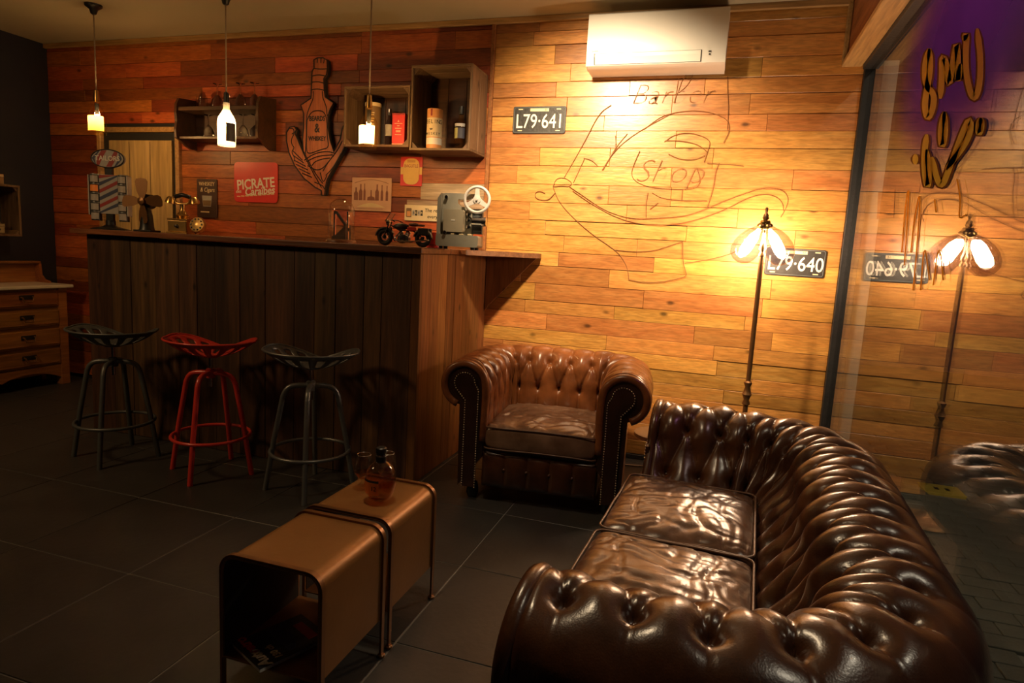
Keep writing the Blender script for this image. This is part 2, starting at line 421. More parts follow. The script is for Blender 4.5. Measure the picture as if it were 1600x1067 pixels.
def RZ(a): return Matrix.Rotation(a, 4, 'Z')
def TR(*a): return Matrix.Translation(a)

# ================================================================== STRUCTURE
XL, XR, YB, YF, ZC = -2.2, 3.743, 0., -5.3, 2.68
S = .55; GY = -1.1957
WF = -.017           # front face of the planks

# floor and tiles
fl = tag(MB().box(XL, XR, YF, .0, -.06, -.003).build('floor', 'grout'), kind='structure')
g = .0026
for i in range(-4, 7):
    for j in range(-3, 8):
        x0, x1 = max(XL, i*S), min(XR, (i+1)*S); y0, y1 = GY-(j+1)*S, GY-j*S
        y0, y1 = max(YF, y0), min(-.002, y1)
        if x1-x0 < .02 or y1-y0 < .02: continue
        cx, cy = (x0+x1)/2, (y0+y1)/2
        MB().box(x0+g-cx, x1-g-cx, y0+g-cy, y1-g-cy, -.0025, random.uniform(.0, .0006), .0012).build('tile', 'tile', fl, loc=(cx, cy, 0))

tag(MB().box(XL, XR, YF, .0, ZC, ZC+.1).build('ceiling', 'ceiling'), kind='structure')
tag(MB().box(XL-.12, XL, YF, .12, -.06, ZC).build('wall_left', 'navy'), kind='structure')
tag(MB().box(XL, XR, YF-.12, YF, -.06, ZC).build('wall_front', 'navy'), kind='structure')
wb = tag(MB().box(XL, XR+.06, .005, .16, -.06, ZC).build('wall_back', 'black_m'), kind='structure')

# planks of the back wall
def plank(x0, x1, z0, z1, mat):
    d = random.uniform(-.0172, -.0125)
    cx, cz = (x0+x1)/2, (z0+z1)/2
    gz = random.choice([.0006, .001, .0015, .003])
    o = MB().box(x0-cx+.0007, x1-cx-.0007, d, .004, z0-cz+gz, z1-cz-gz*.6, .0015).build('plank', mat, wb, loc=(cx, 0, cz))
    return o
DIV = 1.598
def section(xa, xb, mat, hole=None, seed=1, lens=(.45, 1.15)):
    rnd = random.Random(seed); z = .03
    while z < ZC-.03:
        h = rnd.choice([.082, .09, .098, .105, .112])
        z1 = min(z+h, ZC-.002)
        if ZC-z1 < .05: z1 = ZC-.002
        segs = [(xa, xb)]
        if hole and z < hole[3]: segs = [(xa, hole[0]), (hole[1], xb)]
        for a, b in segs:
            x = a-rnd.uniform(0, .5)
            while x < b:
                x1 = x+rnd.uniform(*lens)
                if b-x1 < .2: x1 = b
                q0, q1 = max(a, x), min(b, x1)
                if q1-q0 > .015:
                    mm = mat
                    if mat == 'plank_l' and 1.43 < (z+z1)/2 < 1.72 and 1.1 < (q0+q1)/2 < 1.6 and q1-q0 < .7: mm = 'plank_pale'
                    plank(q0, q1, z, z1, mm)
                x = x1
        z = z1
HOLE = (-1.66, -.88, 0, 2.0)
section(XL, DIV-.012, 'plank_l', HOLE, 3, (.5, 1.3))
section(DIV+.012, XR-.03, 'plank_r', None, 8, (.35, 1.0))
# pale sawn boards behind the projector
for x0, x1, z0, z1 in ((1.13, DIV-.014, 1.565, 1.672), (1.03, DIV-.014, 1.49, 1.56)):
    MB().box(-(x1-x0)/2, (x1-x0)/2, -.0182, -.0174, -(z1-z0)/2, (z1-z0)/2, .001).build('plank', 'plank_pale', wb, loc=((x0+x1)/2, 0, (z0+z1)/2))
tag(MB().box(DIV-.012, DIV+.012, -.034, .004, 1.25, ZC, .003).build('trim_1', 'header'), kind='structure')
tag(MB().box(XL, XR-.13, -.045, -.0185, ZC-.034, ZC, .004).build('trim_2', wood('trim_pine_x', [(.36, .2, .07), (.46, .27, .1), (.55, .34, .14)], 'x', rough=.5, randv=.1, knots=False)), kind='structure')
tag(MB().box(1.7, XR-.03, -.03, -.0185, .0015, .03, .003).build('baseboard_back', 'black_m'), kind='structure')

# doorway behind the bar
dr = tag(bpy.data.objects.new('door_1', None), kind='structure'); COL.objects.link(dr); dr.location = (-1.27, 0, 0)
hx = .385
for sx in (-1, 1): MB().box(sx*hx-.019, sx*hx+.019, -.045, .004, 0.001, 2.0, .003).build('jamb', 'trim', dr)
MB().box(-hx-.019, hx+.019, -.046, .004, 2.0, 2.038, .003).build('lintel', 'trim', dr)
MB().box(-hx+.02, hx-.02, -.012, .004, 0.001, 1.998).build('recess', 'black_m', dr)
MB().box(-.29, .325, -.034, -.0125, .02, 1.94, .002).build('door_leaf', 'door', dr)
for gx in (-.085, .12): MB().box(gx-.002, gx+.002, -.0352, -.034, .03, 1.93).build('leaf_joint', 'dark_wood', dr)

# window on the right: corner post, header, glass, street
wn = tag(bpy.data.objects.new('window_1', None), kind='structure'); COL.objects.link(wn); wn.location = (XR, -2.6, 0)
def wbox(name, mat, x0, x1, y0, y1, z0, z1, ch=.002):
    return MB().box(x0-XR, x1-XR, y0+2.6, y1+2.6, z0, z1, ch).build(name, mat, wn)
wbox('corner_post', 'frame_black', 3.712, 3.762, -.05, -.0185, .0, 2.362)
wbox('corner_jamb', 'grey', 3.764, 3.80, -.05, .03, 0, 2.36)
wbox('outer_reveal', 'pale', 3.802, 3.875, -.03, .1, -.05, 2.36)
wbox('top_rail', 'frame_black', 3.700, 3.762, YF, -.052, 2.312, 2.362)
wbox('bottom_rail', 'frame_black', 3.715, 3.762, YF, -.052, 0.001, .06)
wbox('pane', 'glass_pane', 3.738, 3.746, YF, -.052, .062, 2.311, 0)
hd = tag(MB().box(3.622, 3.80, YF, -.0185, 2.364, ZC).build('trim_3', 'header'), kind='structure')
tag(MB().box(3.600, 3.70, YF, -.0185, 2.335, 2.363, .003).build('trim_4', 'trim'), kind='structure')
tag(MB().box(3.598, 3.6205, -.05, -.0185, 2.364, ZC-.002, .003).build('trim_5', 'trim'), kind='structure')
for k in range(5):
    pass
# street outside
st = tag(MB().box(3.88, 8.5, -6., 6., -.16, -.058).build('pavement', 'paver_joint'), kind='structure')
pv = MB().box(-.098, .098, -.048, .048, -.02, .0, .004).build('brick', 'paver', st)
bricks = []
for r_ in range(60):
    for c_ in range(24):
        bx = 4.0+c_*.2+(.1 if r_ % 2 else 0); by = -2.6+r_*.1
        if 4.36 < bx < 4.66 and .28 < by < .52: continue
        # keep those the glass shows
        q = np.array([bx, by, -.05])-CAM; zz = q@_f
        if zz < .3: continue
        px, py = 800+F*(q@_rt)/zz, 533.5-F*(q@_up)/zz
        if 1380 < px < 1640 and 640 < py < 1100: bricks.append((bx, by, -zz))
bricks.sort(key=lambda t: -t[2])
for k, (bx, by, _z) in enumerate(bricks[:300]):
    o = pv if k == 0 else inst(pv, st); o.location = (bx, by, -.045+random.uniform(-.002, .002))
rest = MB()
for bx, by, _z in bricks[300:]: rest.box(bx-.098, bx+.098, by-.048, by+.048, -.065, -.045)
if rest.v: tag(rest.build('bricks', 'paver', st), kind='stuff')
cv = thing('utility_cover', 'yellow utility cover set into the pavement outside the window', 'cover', (4.5, .4, -.045))
MB().box(-.11, .11, -.09, .09, -.02, .004, .004).build('plate', 'yellow_pl', cv)
for k in (-1, 1): MB().box(k*.03-.012, k*.03+.012, -.02, .02, .0035, .006).build('slot', 'black', cv)

sl = thing('added_street_lamp', 'added unseen street lamp backlighting the window lettering from outside', 'street lamp', (4.75, -2.5, -.058))  # added unseen lamp, brightens the lettering and film on the pane
MB().lathe([(.09, 0), (.09, .02), (.05, .05), (.04, .5), (.03, 3.4), (.02, 3.45)], 16).build('post', 'black', sl, smooth=SM)
MB().lathe([(.001, 3.72), (.12, 3.66), (.14, 3.62), (.13, 3.62)], 20).build('hood', 'black', sl, smooth=SM)
MB().lathe([(.03, 3.44), (.09, 3.48), (.12, 3.62)], 20, cap=False).build('lantern', 'glass', sl, smooth=3.2)
MB().sphere((0, 0, 3.55), .05, 14, 10).build('bulb', emit('added_street_bulb', (1, .85, .65), STREET_ADDED), sl, smooth=3.2)

# ================================================================== CHESTERFIELD SEATING
def chester(root, a, yf, b, rc, oc, zc, R, z0, op, spacing, rows_ang, row_low, mat, H=.02, ds=.0075, btn=None, pit=.03, crest=1., ex=1.):
    """tufted arm-back-arm shell. a: half inner width, yf: front, b: inner back line (local y)"""
    # ---- profile (o outward, z up)
    prof = []
    th0 = 168.
    s0 = (oc+ex*R*math.cos(math.radians(th0)), zc+R*math.sin(math.radians(th0)))
    zb = z0+.10
    for i in range(10): prof.append((0, z0+(zb-z0)*i/10))
    c1 = (0.0, zb+(s0[1]-zb)*.45); c2 = (s0[0]-.012, s0[1]-(s0[1]-zb)*.35)
    for i in range(26):
        t = i/26
        prof.append(tuple((1-t)**3*p0+3*(1-t)**2*t*p1+3*(1-t)*t*t*p2+t**3*p3 for p0, p1, p2, p3 in zip((0, zb), c1, c2, s0)))
    i_arc = len(prof)
    na = 70; th1 = -78.
    angs = {}
    for i in range(na+1):
        t = th0+(th1-th0)*i/na; angs[len(prof)] = t
        prof.append((oc+ex*R*math.cos(math.radians(t)), zc+R*math.sin(math.radians(t))))
    i_end = len(prof)
    e = prof[-1]
    prof.append((op+.004, e[1]-.008)); prof.append((op, e[1]-.03))
    for k in range(1, 7): prof.append((op, e[1]-.03+(.075-(e[1]-.03))*k/6))
    P = np.array(prof); V = np.concatenate([[0], np.cumsum(np.hypot(*np.diff(P, axis=0).T))])
    T = np.gradient(P, axis=0); T /= np.linalg.norm(T, axis=1)[:, None]
    Nn = np.stack([-T[:, 1], T[:, 0]], 1)
    def v_at_ang(th):
        i = i_arc+(th0-th)/(th0-th1)*na; return float(np.interp(i, range(len(V)), V))
    rows = sorted([v_at_ang(t) for t in rows_ang]+[float(np.interp(z, P[:i_arc, 1], V[:i_arc])) for z in row_low])
    # ---- path
    pts = []
    def seg(p, q, n):
        for i in range(n): pts.append((p[0]+(q[0]-p[0])*i/n, p[1]+(q[1]-p[1])*i/n))
    la = b-rc-yf; lb = 2*(a-rc); lc = PI/2*(rc+oc)
    path = []
    n1 = int(la/ds); n2 = int(lc/ds); n3 = int(lb/ds); s = 0
    for i in range(n1): path.append((-a, yf+la*i/n1, -1, 0, s+la*i/n1))
    s += la
    for i in range(n2):
        t = PI-PI/2*i/n2; path.append((-a+rc+rc*math.cos(t), b-rc+rc*math.sin(t), math.cos(t), math.sin(t), s+lc*i/n2))
    s += lc
    for i in range(n3): path.append((-a+rc+lb*i/n3, b, 0, 1, s+lb*i/n3))
    s += lb
    for i in range(n2):
        t = PI/2-PI/2*i/n2; path.append((a-rc+rc*math.cos(t), b-rc+rc*math.sin(t), math.cos(t), math.sin(t), s+lc*i/n2))
    s += lc
    for i in range(n1+1): path.append((a, b-rc-la*i/n1, 1, 0, s+la*i/n1))
    s += la
    Ltot = s; nb = round(Ltot/spacing); p = Ltot/nb
    A = np.array(path)
    SS, VV = np.meshgrid(A[:, 4], V, indexing='ij')
    def wrap(x): return np.abs((x+p/2) % p-p/2)
    off = [(.5*p if i % 2 == 0 else 0.) for i in range(len(rows))]
    if len(rows) % 2 == 0: off = [o_+.5*p for o_ in off]
    D = np.zeros_like(SS)
    m = VV >= rows[-1]; D[m] = wrap(SS[m]-off[-1])
    m = VV <= rows[0]; D[m] = wrap(SS[m]-off[0])
    for i in range(len(rows)-1):
        dv = rows[i+1]-rows[i]; m = (VV > rows[i]) & (VV < rows[i+1]); t = (VV[m]-rows[i])/dv
        q = np.minimum(wrap(SS[m]-off[i]-t*p/2), wrap(SS[m]-off[i]+t*p/2))
        D[m] = q*(.75+.25*np.abs(2*t-1))
    x = np.clip(D/(.5*p), 0, 1)
    past = np.clip((VV-rows[-1])/(V[i_end-1]-rows[-1]), 0, 1)
    dep = np.where(VV < rows[-1], 1-(1-crest)*np.clip((VV-rows[-2])/(rows[-1]-rows[-2]), 0, 1), crest*(1-.75*np.clip(past*2.6, 0, 1)))
    h = H*(1-dep*(1-np.sin(PI/2*x)**.55))-.22*H*dep*np.exp(-(D/.0035)**2)
    bpos = []
    for ri, rv in enumerate(rows):
        rr2 = wrap(SS-off[ri])**2+(VV-rv)**2
        h -= .6*pit*np.exp(-rr2/(.015**2))+.55*pit*np.exp(-rr2/(.034**2))
        k = 0
        while k*p+(off[ri] % p) < Ltot+1e-6:
            sb = k*p+(off[ri] % p); k += 1
            if .03 < sb < Ltot-.03: bpos.append((sb, rv))
    vend = V[i_end-1]; v0d = v_at_ang(10)
    wgt = np.clip((VV-0)/.03, 0, 1)*np.clip((vend-VV)/(vend-v0d), 0, 1)**.6
    wgt[VV > vend] = 0
    edge = np.clip(np.minimum(SS, Ltot-SS)/.02, 0, 1)**.5
    h = h*wgt*edge
    rng = np.random.RandomState(3)
    # worn, uneven stuffing
    h = h+wgt*edge*.004*np.sin(SS*17+3*np.sin(VV*9))*np.sin(VV*21+1)
    O = P[:, 0][None, :]+h*Nn[:, 0][None, :]; Z = P[:, 1][None, :]+h*Nn[:, 1][None, :]
    X = A[:, 0][:, None]+A[:, 2][:, None]*O; Y = A[:, 1][:, None]+A[:, 3][:, None]*O
    ns, nv = X.shape
    vs_ = np.stack([X, Y, Z], -1).reshape(-1, 3)
    idx = np.arange(ns*nv).reshape(ns, nv)
    fs_ = np.stack([idx[:-1, :-1], idx[:-1, 1:], idx[1:, 1:], idx[1:, :-1]], -1).reshape(-1, 4)
    me = bpy.data.meshes.new('tufted_shell'); me.from_pydata(vs_.tolist(), [], fs_.tolist())
    me.polygons.foreach_set('use_smooth', [True]*len(me.polygons)); me.materials.append(MT[mat])
    bm = bmesh.new(); bm.from_mesh(me)
    bmesh.ops.recalc_face_normals(bm, faces=bm.faces); bm.to_mesh(me); bm.free()
    sh = bpy.data.objects.new('tufted_shell', me); COL.objects.link(sh); sh.parent = root
    # buttons (sub-parts)
    b0 = None
    for sb, rv in bpos:
        i = int(np.argmin(np.abs(A[:, 4]-sb))); j = int(np.argmin(np.abs(V-rv)))
        loc = (X[i, j], Y[i, j], Z[i, j])
        if b0 is None:
            b0 = MB().sphere((0, 0, 0), .0085, 8, 5).build('button', mat, sh, smooth=3.2); b0.location = loc
        else: inst(b0, sh, loc)
    # arm fronts: scroll outline
    outl = [tuple(q) for q in P[:i_end+1]]+[(op, .075), (0, .075)]
    for sx in (-1, 1):
        fr_ = MB()
        poly = [(sx*(a+q[0]), q[1]) for q in outl[::2]]
        fr_.prism(poly, yf-.012, yf+.012, 'xz')
        f_ = fr_.build('arm_front', 'leather_dark', root)
        # padded ring round the scroll
        ring = MB(); pp = [(sx*(a+q[0]), yf-.006, q[1]) for q in P[8:i_end:3]]
        ring.tube(pp, .02, 8); ring.build('scroll_edge', mat, f_, smooth=3.2)
        # facing plaque with studs
        wq = op*.55; cx = sx*(a+op*.52); r2 = R*.50; hx_ = sx*(a+oc*.96)
        pl = [(cx-sx*wq*.5, .08), (cx-sx*wq*.5, zc-.02)]
        n_ = 14
        for i in range(n_+1):
            t = PI*(1.0-1.25*i/n_)
            pl.append((hx_+sx*r2*math.cos(t), zc+.01+r2*math.sin(t)))
        pl += [(cx+sx*wq*.5, zc-.075), (cx+sx*wq*.5, .08)]
        MB().prism(pl, yf-.024, yf-.010, 'xz').build('facing', 'leather_dark', f_)
        st_ = MB(); PP = [Vector((q[0], yf-.0245, q[1])) for q in pl]; acc = 0
        for q0, q1 in zip(PP[:-1], PP[1:]):
            ln = (q1-q0).length; t = acc
            while t < ln:
                st_.sphere(q0+(q1-q0)*(t/ln), .0036, 6, 3); t += .0125
            acc = t-ln
        tag(st_.build('nailhead_trim', 'stud', f_, smooth=3.2), kind='stuff')
    return A, P

def cushion(root, name, w_, d_, h_, loc, mat, seed, n=72):
    mb = MB(); rnd = Vector((seed*3.7, seed*1.9, seed*5.3))
    us = np.linspace(-1, 1, n)
    us = np.sign(us)*(1-(1-np.abs(us))**1.5)
    top = []; bot = []
    for i in range(n):
        for j in range(n):
            u, v = us[i], us[j]
            e = max(0, (1-abs(u)**7)*(1-abs(v)**7))
            rr = 1-.035*(abs(u)*abs(v))**6
            x, y = u*w_/2*rr, v*d_/2*rr
            q = Vector((x*5.2, y*5.2, 0))+rnd
            wv = mnoise.noise_vector(q*.9)
            r1 = 1-abs(mnoise.noise(Vector((q.x*1.7+wv.x*1.1, q.y*.75+wv.y*1.1, seed))))*2.6
            r2 = 1-abs(mnoise.noise(Vector((q.x*.8+wv.y*1.4+9, q.y*2.3+wv.x*.9, seed+4))))*2.8
            r3 = 1-abs(mnoise.noise(Vector((q.x*4.2+wv.x*1.8, q.y*1.5+wv.z*1.8, seed+8))))*3
            wr = .0065*max(0, r1)**3+.0055*max(0, r2)**3+.003*max(0, r3)**2+.006*mnoise.noise(q*.45)
            crown = .018*(1-u*u)*(1-v*v)
            z = h_*.5*e**.22+(crown-wr)*min(1, e*2.2)
            top.append((x, y, z)); bot.append((x, y, -h_*.5*e**.18))
    idx = np.arange(n*n).reshape(n, n)
    fs = [(idx[i, j], idx[i+1, j], idx[i+1, j+1], idx[i, j+1]) for i in range(n-1) for j in range(n-1)]
    mb.add(top, fs); mb.add(bot, [tuple(reversed(f)) for f in fs])
    c = mb.build(name, mat, root, smooth=3.2, loc=loc)
    bm = bmesh.new(); bm.from_mesh(c.data); bmesh.ops.remove_doubles(bm, verts=bm.verts, dist=1e-5)
    bmesh.ops.recalc_face_normals(bm, faces=bm.faces); bm.to_mesh(c.data); bm.free()
    for zz, nm in ((h_*.36, 'piping'), (-h_*.36, 'piping')):
        per = []
        rx, ry, r = w_/2*.992, d_/2*.992, .03
        for cx, cy, a0 in ((rx-r, ry-r, 0), (-rx+r, ry-r, 90), (-rx+r, -ry+r, 180), (rx-r, -ry+r, 270)):
            per += arc(cx, cy, r, a0, a0+90, 4)
        dens = []
        for k in range(len(per)):
            p, q = per[k], per[(k+1) % len(per)]; m_ = max(1, int(math.dist(p, q)/.02))
            for t in range(m_): dens.append((p[0]+(q[0]-p[0])*t/m_, p[1]+(q[1]-p[1])*t/m_))
        pp = [(x, y, zz+.004*mnoise.noise(Vector((x*9, y*9, seed)))) for x, y in dens]
        MB().tube(pp, .0042, 6, closed=True).build(nm, 'piping', c, smooth=3.2)
    return c

def front_rail(root, a, y, z0, z1, mat, n, name='front_rail'):
    """padded front board with a row of buttons"""
    mb = MB(); nx, nz = n*10, 16; idx = {}
    vs = []
    for i in range(nx+1):
        for j in range(nz+1):
            u = i/nx; v = j/nz; s_ = abs(((u*n) % 1)-.5)*2   # 1 at seams
            puff = .016*(1-s_**2)**.6*math.sin(PI*min(1, max(0, v)))**.5+.012*math.sin(PI*v)**.5
            vs.append((-a+2*a*u, y-puff, z0+(z1-z0)*v))
    fs = [(i*(nz+1)+j, (i+1)*(nz+1)+j, (i+1)*(nz+1)+j+1, i*(nz+1)+j+1) for i in range(nx) for j in range(nz)]
    mb.add(vs, fs); mb.box(-a, a, y, y+.05, z0, z1)
    o = mb.build(name, mat, root, smooth=SM)
    b0 = None
    for k in range(1, n):
        l_ = (-a+2*a*k/n, y-.014, z0+(z1-z0)*.55)
        if b0 is None: b0 = MB().sphere((0, 0, 0), .0085, 8, 5).build('button', mat, o, smooth=3.2); b0.location = l_
        else: inst(b0, o, l_)
    return o

# ---- sofa by the window
sofa = thing('chesterfield_sofa', 'dark brown deep buttoned leather two seat sofa along the window', 'sofa', (3.222, -2.125, 0), -PI/2-.058)
chester(sofa, .57, -.375, .03, .10, .25, .535, .120, .20, .27, .128, (78, 150), (.43,), 'leather', H=.022, ds=.0065, pit=.034, crest=.55, ex=1.14)
MB().box(-.575, .575, -.39, .02, .09, .31, .01).build('seat_base', 'leather_dark', sofa)
front_rail(sofa, .568, -.395, .10, .295, 'leather', 9)
for sx, sd in ((-1, 2), (1, 6)):
    cushion(sofa, 'seat_cushion', .56, .465, .135, (sx*.2835, -.205, .37), 'leather_seat', sd)
for sx in (-1, 1):
    for yy in (-.34, .22):
        MB().lathe([(.026, 0), (.036, .03), (.034, .06), (.028, .08)], 14).build('bun_foot', 'black', sofa, smooth=SM, loc=(sx*.68, yy, 0))

# ---- armchair by the bar
ac_ = thing('chesterfield_armchair', 'brown buttoned leather club armchair with nailhead scroll arms beside the bar', 'armchair', (2.29, -.70, 0), math.radians(5))
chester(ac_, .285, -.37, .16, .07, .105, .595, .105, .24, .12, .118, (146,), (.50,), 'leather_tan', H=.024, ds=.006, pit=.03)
MB().box(-.29, .29, -.36, .15, .09, .30, .01).build('seat_base', 'leather_dark', ac_)
front_rail(ac_, .283, -.365, .085, .265, 'leather', 5)
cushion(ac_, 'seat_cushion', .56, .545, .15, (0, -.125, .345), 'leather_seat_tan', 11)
for sx in (-1, 1):
    for yy in (-.31, .22):
        MB().lathe([(.022, 0), (.032, .025), (.03, .05), (.025, .078)], 14).build('bun_foot', 'black', ac_, smooth=SM, loc=(sx*.345, yy, 0))

# ================================================================== BAR
BX0, BX1, BYF, BZ = -.61, 1.63, -1.024, 1.25
bar = thing('bar_counter', 'dark wooden plank bar counter with a worn wooden top', 'bar', ((BX0+BX1)/2, -.6, 0))
bo = Vector((-(BX0+BX1)/2, .6, 0))
def bbox(name, mat, x0, x1, y0, y1, z0, z1, ch=.002, par=None):
    cx, cy, cz = (x0+x1)/2, (y0+y1)/2, (z0+z1)/2
    return MB().box(x0-cx, x1-cx, y0-cy, y1-cy, z0-cz, z1-cz, ch).build(name, mat, par or bar, loc=Vector((cx, cy, cz))+bo)
x = BX0; k = 0; rnd = random.Random(5)
while x < BX1-.05:
    wd = rnd.choice([.105, .13, .15, .17, .19]); x1 = min(x+wd, BX1-.045)
    if BX1-.045-x1 < .05: x1 = BX1-.045
    d = rnd.uniform(0, .004)
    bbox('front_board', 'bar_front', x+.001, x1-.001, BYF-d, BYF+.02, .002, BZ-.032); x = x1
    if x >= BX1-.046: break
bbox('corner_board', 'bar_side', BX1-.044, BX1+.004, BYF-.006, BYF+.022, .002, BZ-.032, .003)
y = BYF+.024; 
while y < -.03:
    wd = rnd.choice([.11, .14, .17]); y1 = min(y+wd, -.022)
    if -.022-y1 < .06: y1 = -.022
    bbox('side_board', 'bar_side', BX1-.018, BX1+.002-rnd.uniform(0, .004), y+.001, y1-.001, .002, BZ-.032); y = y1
    if y >= -.023: break
bbox('left_end', 'bar_front', BX0, BX0+.018, BYF+.022, -.5, .002, BZ-.032)
bbox('back_shelf', 'dark_wood', BX0+.02, BX1-.02, BYF+.03, -.52, .55, .575)
# worktop: front board plus the flared end at the wall
bbox('top_board', 'bar_top', BX0-.07, BX1+.03, BYF-.055, BYF+.12, BZ-.03, BZ, .004)
bbox('top_board', 'bar_top', BX0-.07, BX1+.02, BYF+.122, BYF+.34, BZ-.03, BZ-.001, .004)
bbox('top_board', 'bar_top', BX0-.07, BX1+.02, BYF+.342, -.46, BZ-.03, BZ, .004)
pf = [(BX1-.38, -.458), (BX1+.02, -.68), (BX1+.075, -.60), (2.0, -.05), (2.0, -.02), (BX1-.38, -.02)]
mb = MB().prism([(p[0]+bo.x, p[1]+bo.y) for p in [(BX1-.38, -.458), (BX1+.022, -.458), (BX1+.06, -.56), (1.99, -.06), (1.99, -.02), (BX1-.38, -.02)]], BZ-.03, BZ, 'xy')
mb.build('flared_end', 'bar_top', bar)
br_ = MB().prism([(BX1+.004+bo.x, BZ-.031), (1.965+bo.x, BZ-.031), (BX1+.03+bo.x, .90), (BX1+.004+bo.x, .86)], -.05+bo.y, -.022+bo.y, 'xz')
br_.build('end_bracket', 'bar_side', bar)

# ================================================================== BAR STOOLS
def make_stool(name, label, mat, seatmat, loc, rotz, seat_rot, sc=1.):
    t = thing(name, label, 'stool', loc, rotz, 'bar stools in front of the counter')
    t.scale = (sc, sc, sc)
    zt = .50
    for k in range(2):
        pts = []
        for (r, z) in ((.205, 0.0), (.165, .25), (.125, .46), (.112, .49), (.09, .507), (.05, .512), (0, .512)): pts.append((r, z))
        fullp = [(r, z) for r, z in pts]+[(-r, z) for r, z in reversed(pts[:-1])]
        a_ = PI/2*k
        P_ = [(r*math.cos(a_), r*math.sin(a_), z-(.002 if k else 0)) for r, z in fullp]
        P_ = [P_[0], P_[1]]+list(smoothpts(P_[2:-2], 2))+[P_[-2], P_[-1]]
        half = len(P_)//2
        MB().tube(P_[:half+1], .0125, 10).build('leg', mat, t, smooth=SM)
        MB().tube(P_[half:], .0125, 10).build('leg', mat, t, smooth=SM)
    MB().tube([(.182*math.cos(2*PI*i/40), .182*math.sin(2*PI*i/40), .195) for i in range(40)], .0085, 8, closed=True).build('foot_ring', mat, t, smooth=3.2)
    MB().lathe([(.02, .485), (.022, .49), (.022, .528), (.017, .532)], 16).build('hub', mat, t, smooth=SM)
    MB().lathe([(.0095, .44), (.0095, .60)], 12).build('screw_rod', 'chrome', t, smooth=SM)
    # tractor seat: slotted pan
    st_ = MB(); nr, nt_ = 12, 96
    def sp(r, th):
        c, s_ = math.cos(th), math.sin(th)
        x = .222*r*c; y = .165*r*s_*(1.0 if s_ > 0 else .95)
        z = .595+.082*r**2.2*(.55+.45*c*c)+.032*max(0, s_)**2*r**3+.03*max(0, -s_)*r**4*(2.2*abs(c)-.9)
        return (x, y, z)
    vs = []; fs = []
    rs = [.12, .2, .3, .42, .55, .68, .8, .89, .95, 1.0]
    for r in rs:
        for k in range(nt_): vs.append(sp(r, 2*PI*k/nt_))
    for j in range(len(rs)-1):
        for k in range(nt_):
            slot = 2 <= j <= 6 and (k % 6) in (0, 1, 2) and (j > 3 or (k % 12) < 6)
            if slot: continue
            fs.append((j*nt_+k, j*nt_+(k+1) % nt_, (j+1)*nt_+(k+1) % nt_, (j+1)*nt_+k))
    fs.append(tuple(range(nt_)))
    st_.add(vs, fs)
    so = st_.build('seat', seatmat, t, smooth=SM); so.rotation_euler = (0, 0, seat_rot)
    md = so.modifiers.new('s', 'SOLIDIFY'); md.thickness = .005; md.offset = 0
    rim = [sp(1.0, 2*PI*k/48) for k in range(48)]
    MB().tube(rim, .0055, 6, closed=True).build('seat_rim', seatmat, so, smooth=3.2)
    MB().lathe([(.04, .590), (.042, .597), (.02, .60)], 14).build('seat_plate', seatmat, so, smooth=SM)
    return t
make_stool('bar_stool', 'red metal bar stool with a slotted tractor seat', 'red', 'red', (.588, -1.325, 0), math.radians(-75), math.radians(-90), 1.06)
make_stool('bar_stool', 'dark iron bar stool with tractor seat, nearest the dresser', 'steel_dk', 'steel_dk', (-.035, -1.36, 0), math.radians(28), math.radians(-193), 1.06)
make_stool('bar_stool', 'gunmetal bar stool with tractor seat, nearest the coffee table', 'steel', 'steel', (1.19, -1.31, 0), math.radians(-62), math.radians(-103), 1.06)

# ================================================================== BOX TABLES
def make_table(label, yc, ln):
    t = thing('box_table', label, 'table', (2.037, yc, 0), 0, 'box tables standing end to end')
    hw, zt, zb, r, th = .152, .42, .125, .042, .004
    def outline(hw, zt, r, zb): return [(-hw, zb)]+arc(-hw+r, zt-r, r, 180, 90, 8)+arc(hw-r, zt-r, r, 90, 0, 8)+[(hw, zb)]
    o_ = outline(hw, zt, r, zb); i_ = outline(hw-th, zt-th, r-th, zb)
    poly = o_+i_[::-1]
    MB().prism(poly, -ln/2, ln/2, 'xz').build('shell', 'table', t, smooth=SM)
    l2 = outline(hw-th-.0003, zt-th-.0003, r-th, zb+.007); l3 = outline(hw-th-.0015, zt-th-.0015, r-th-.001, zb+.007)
    MB().prism(l2+l3[::-1], -ln/2+.006, ln/2-.006, 'xz').build('shade_lining', 'black_m', t, smooth=SM)  # black sheet added to darken the inside, shade put into colour
    MB().box(-hw+.004, hw-.004, -ln/2, ln/2, zb, zb+.006, .001).build('shelf', 'table_rim', t)
    for sy in (-1, 1):
        yy = sy*(ln/2-.009)
        P_ = [(x, yy, z) for x, z in outline(hw+.004, zt+.004, r+.004, .0)]
        fr_ = MB()
        # flat bar leg frame hugging the shell
        oo = outline(hw+.0075, zt+.0075, r+.0075, .0); ii = outline(hw+.0005, zt+.0005, r, .0)
        fr_.prism(oo+ii[::-1], yy-.008, yy+.008, 'xz')
        f_ = fr_.build('leg_frame', 'table_rim', t, smooth=SM)
        for sx in (-1, 1): MB().lathe([(.010, 0), (.012, .002), (.012, .008), (.008, .012)], 10).build('foot', 'table_rim', f_, smooth=SM, loc=(sx*(hw+.004), yy, 0))
    return t
make_table('copper brown metal box table holding a magazine, nearest the camera', -2.535, .335)
make_table('copper brown metal box table carrying a whisky bottle and tasting glasses', -2.170, .335)

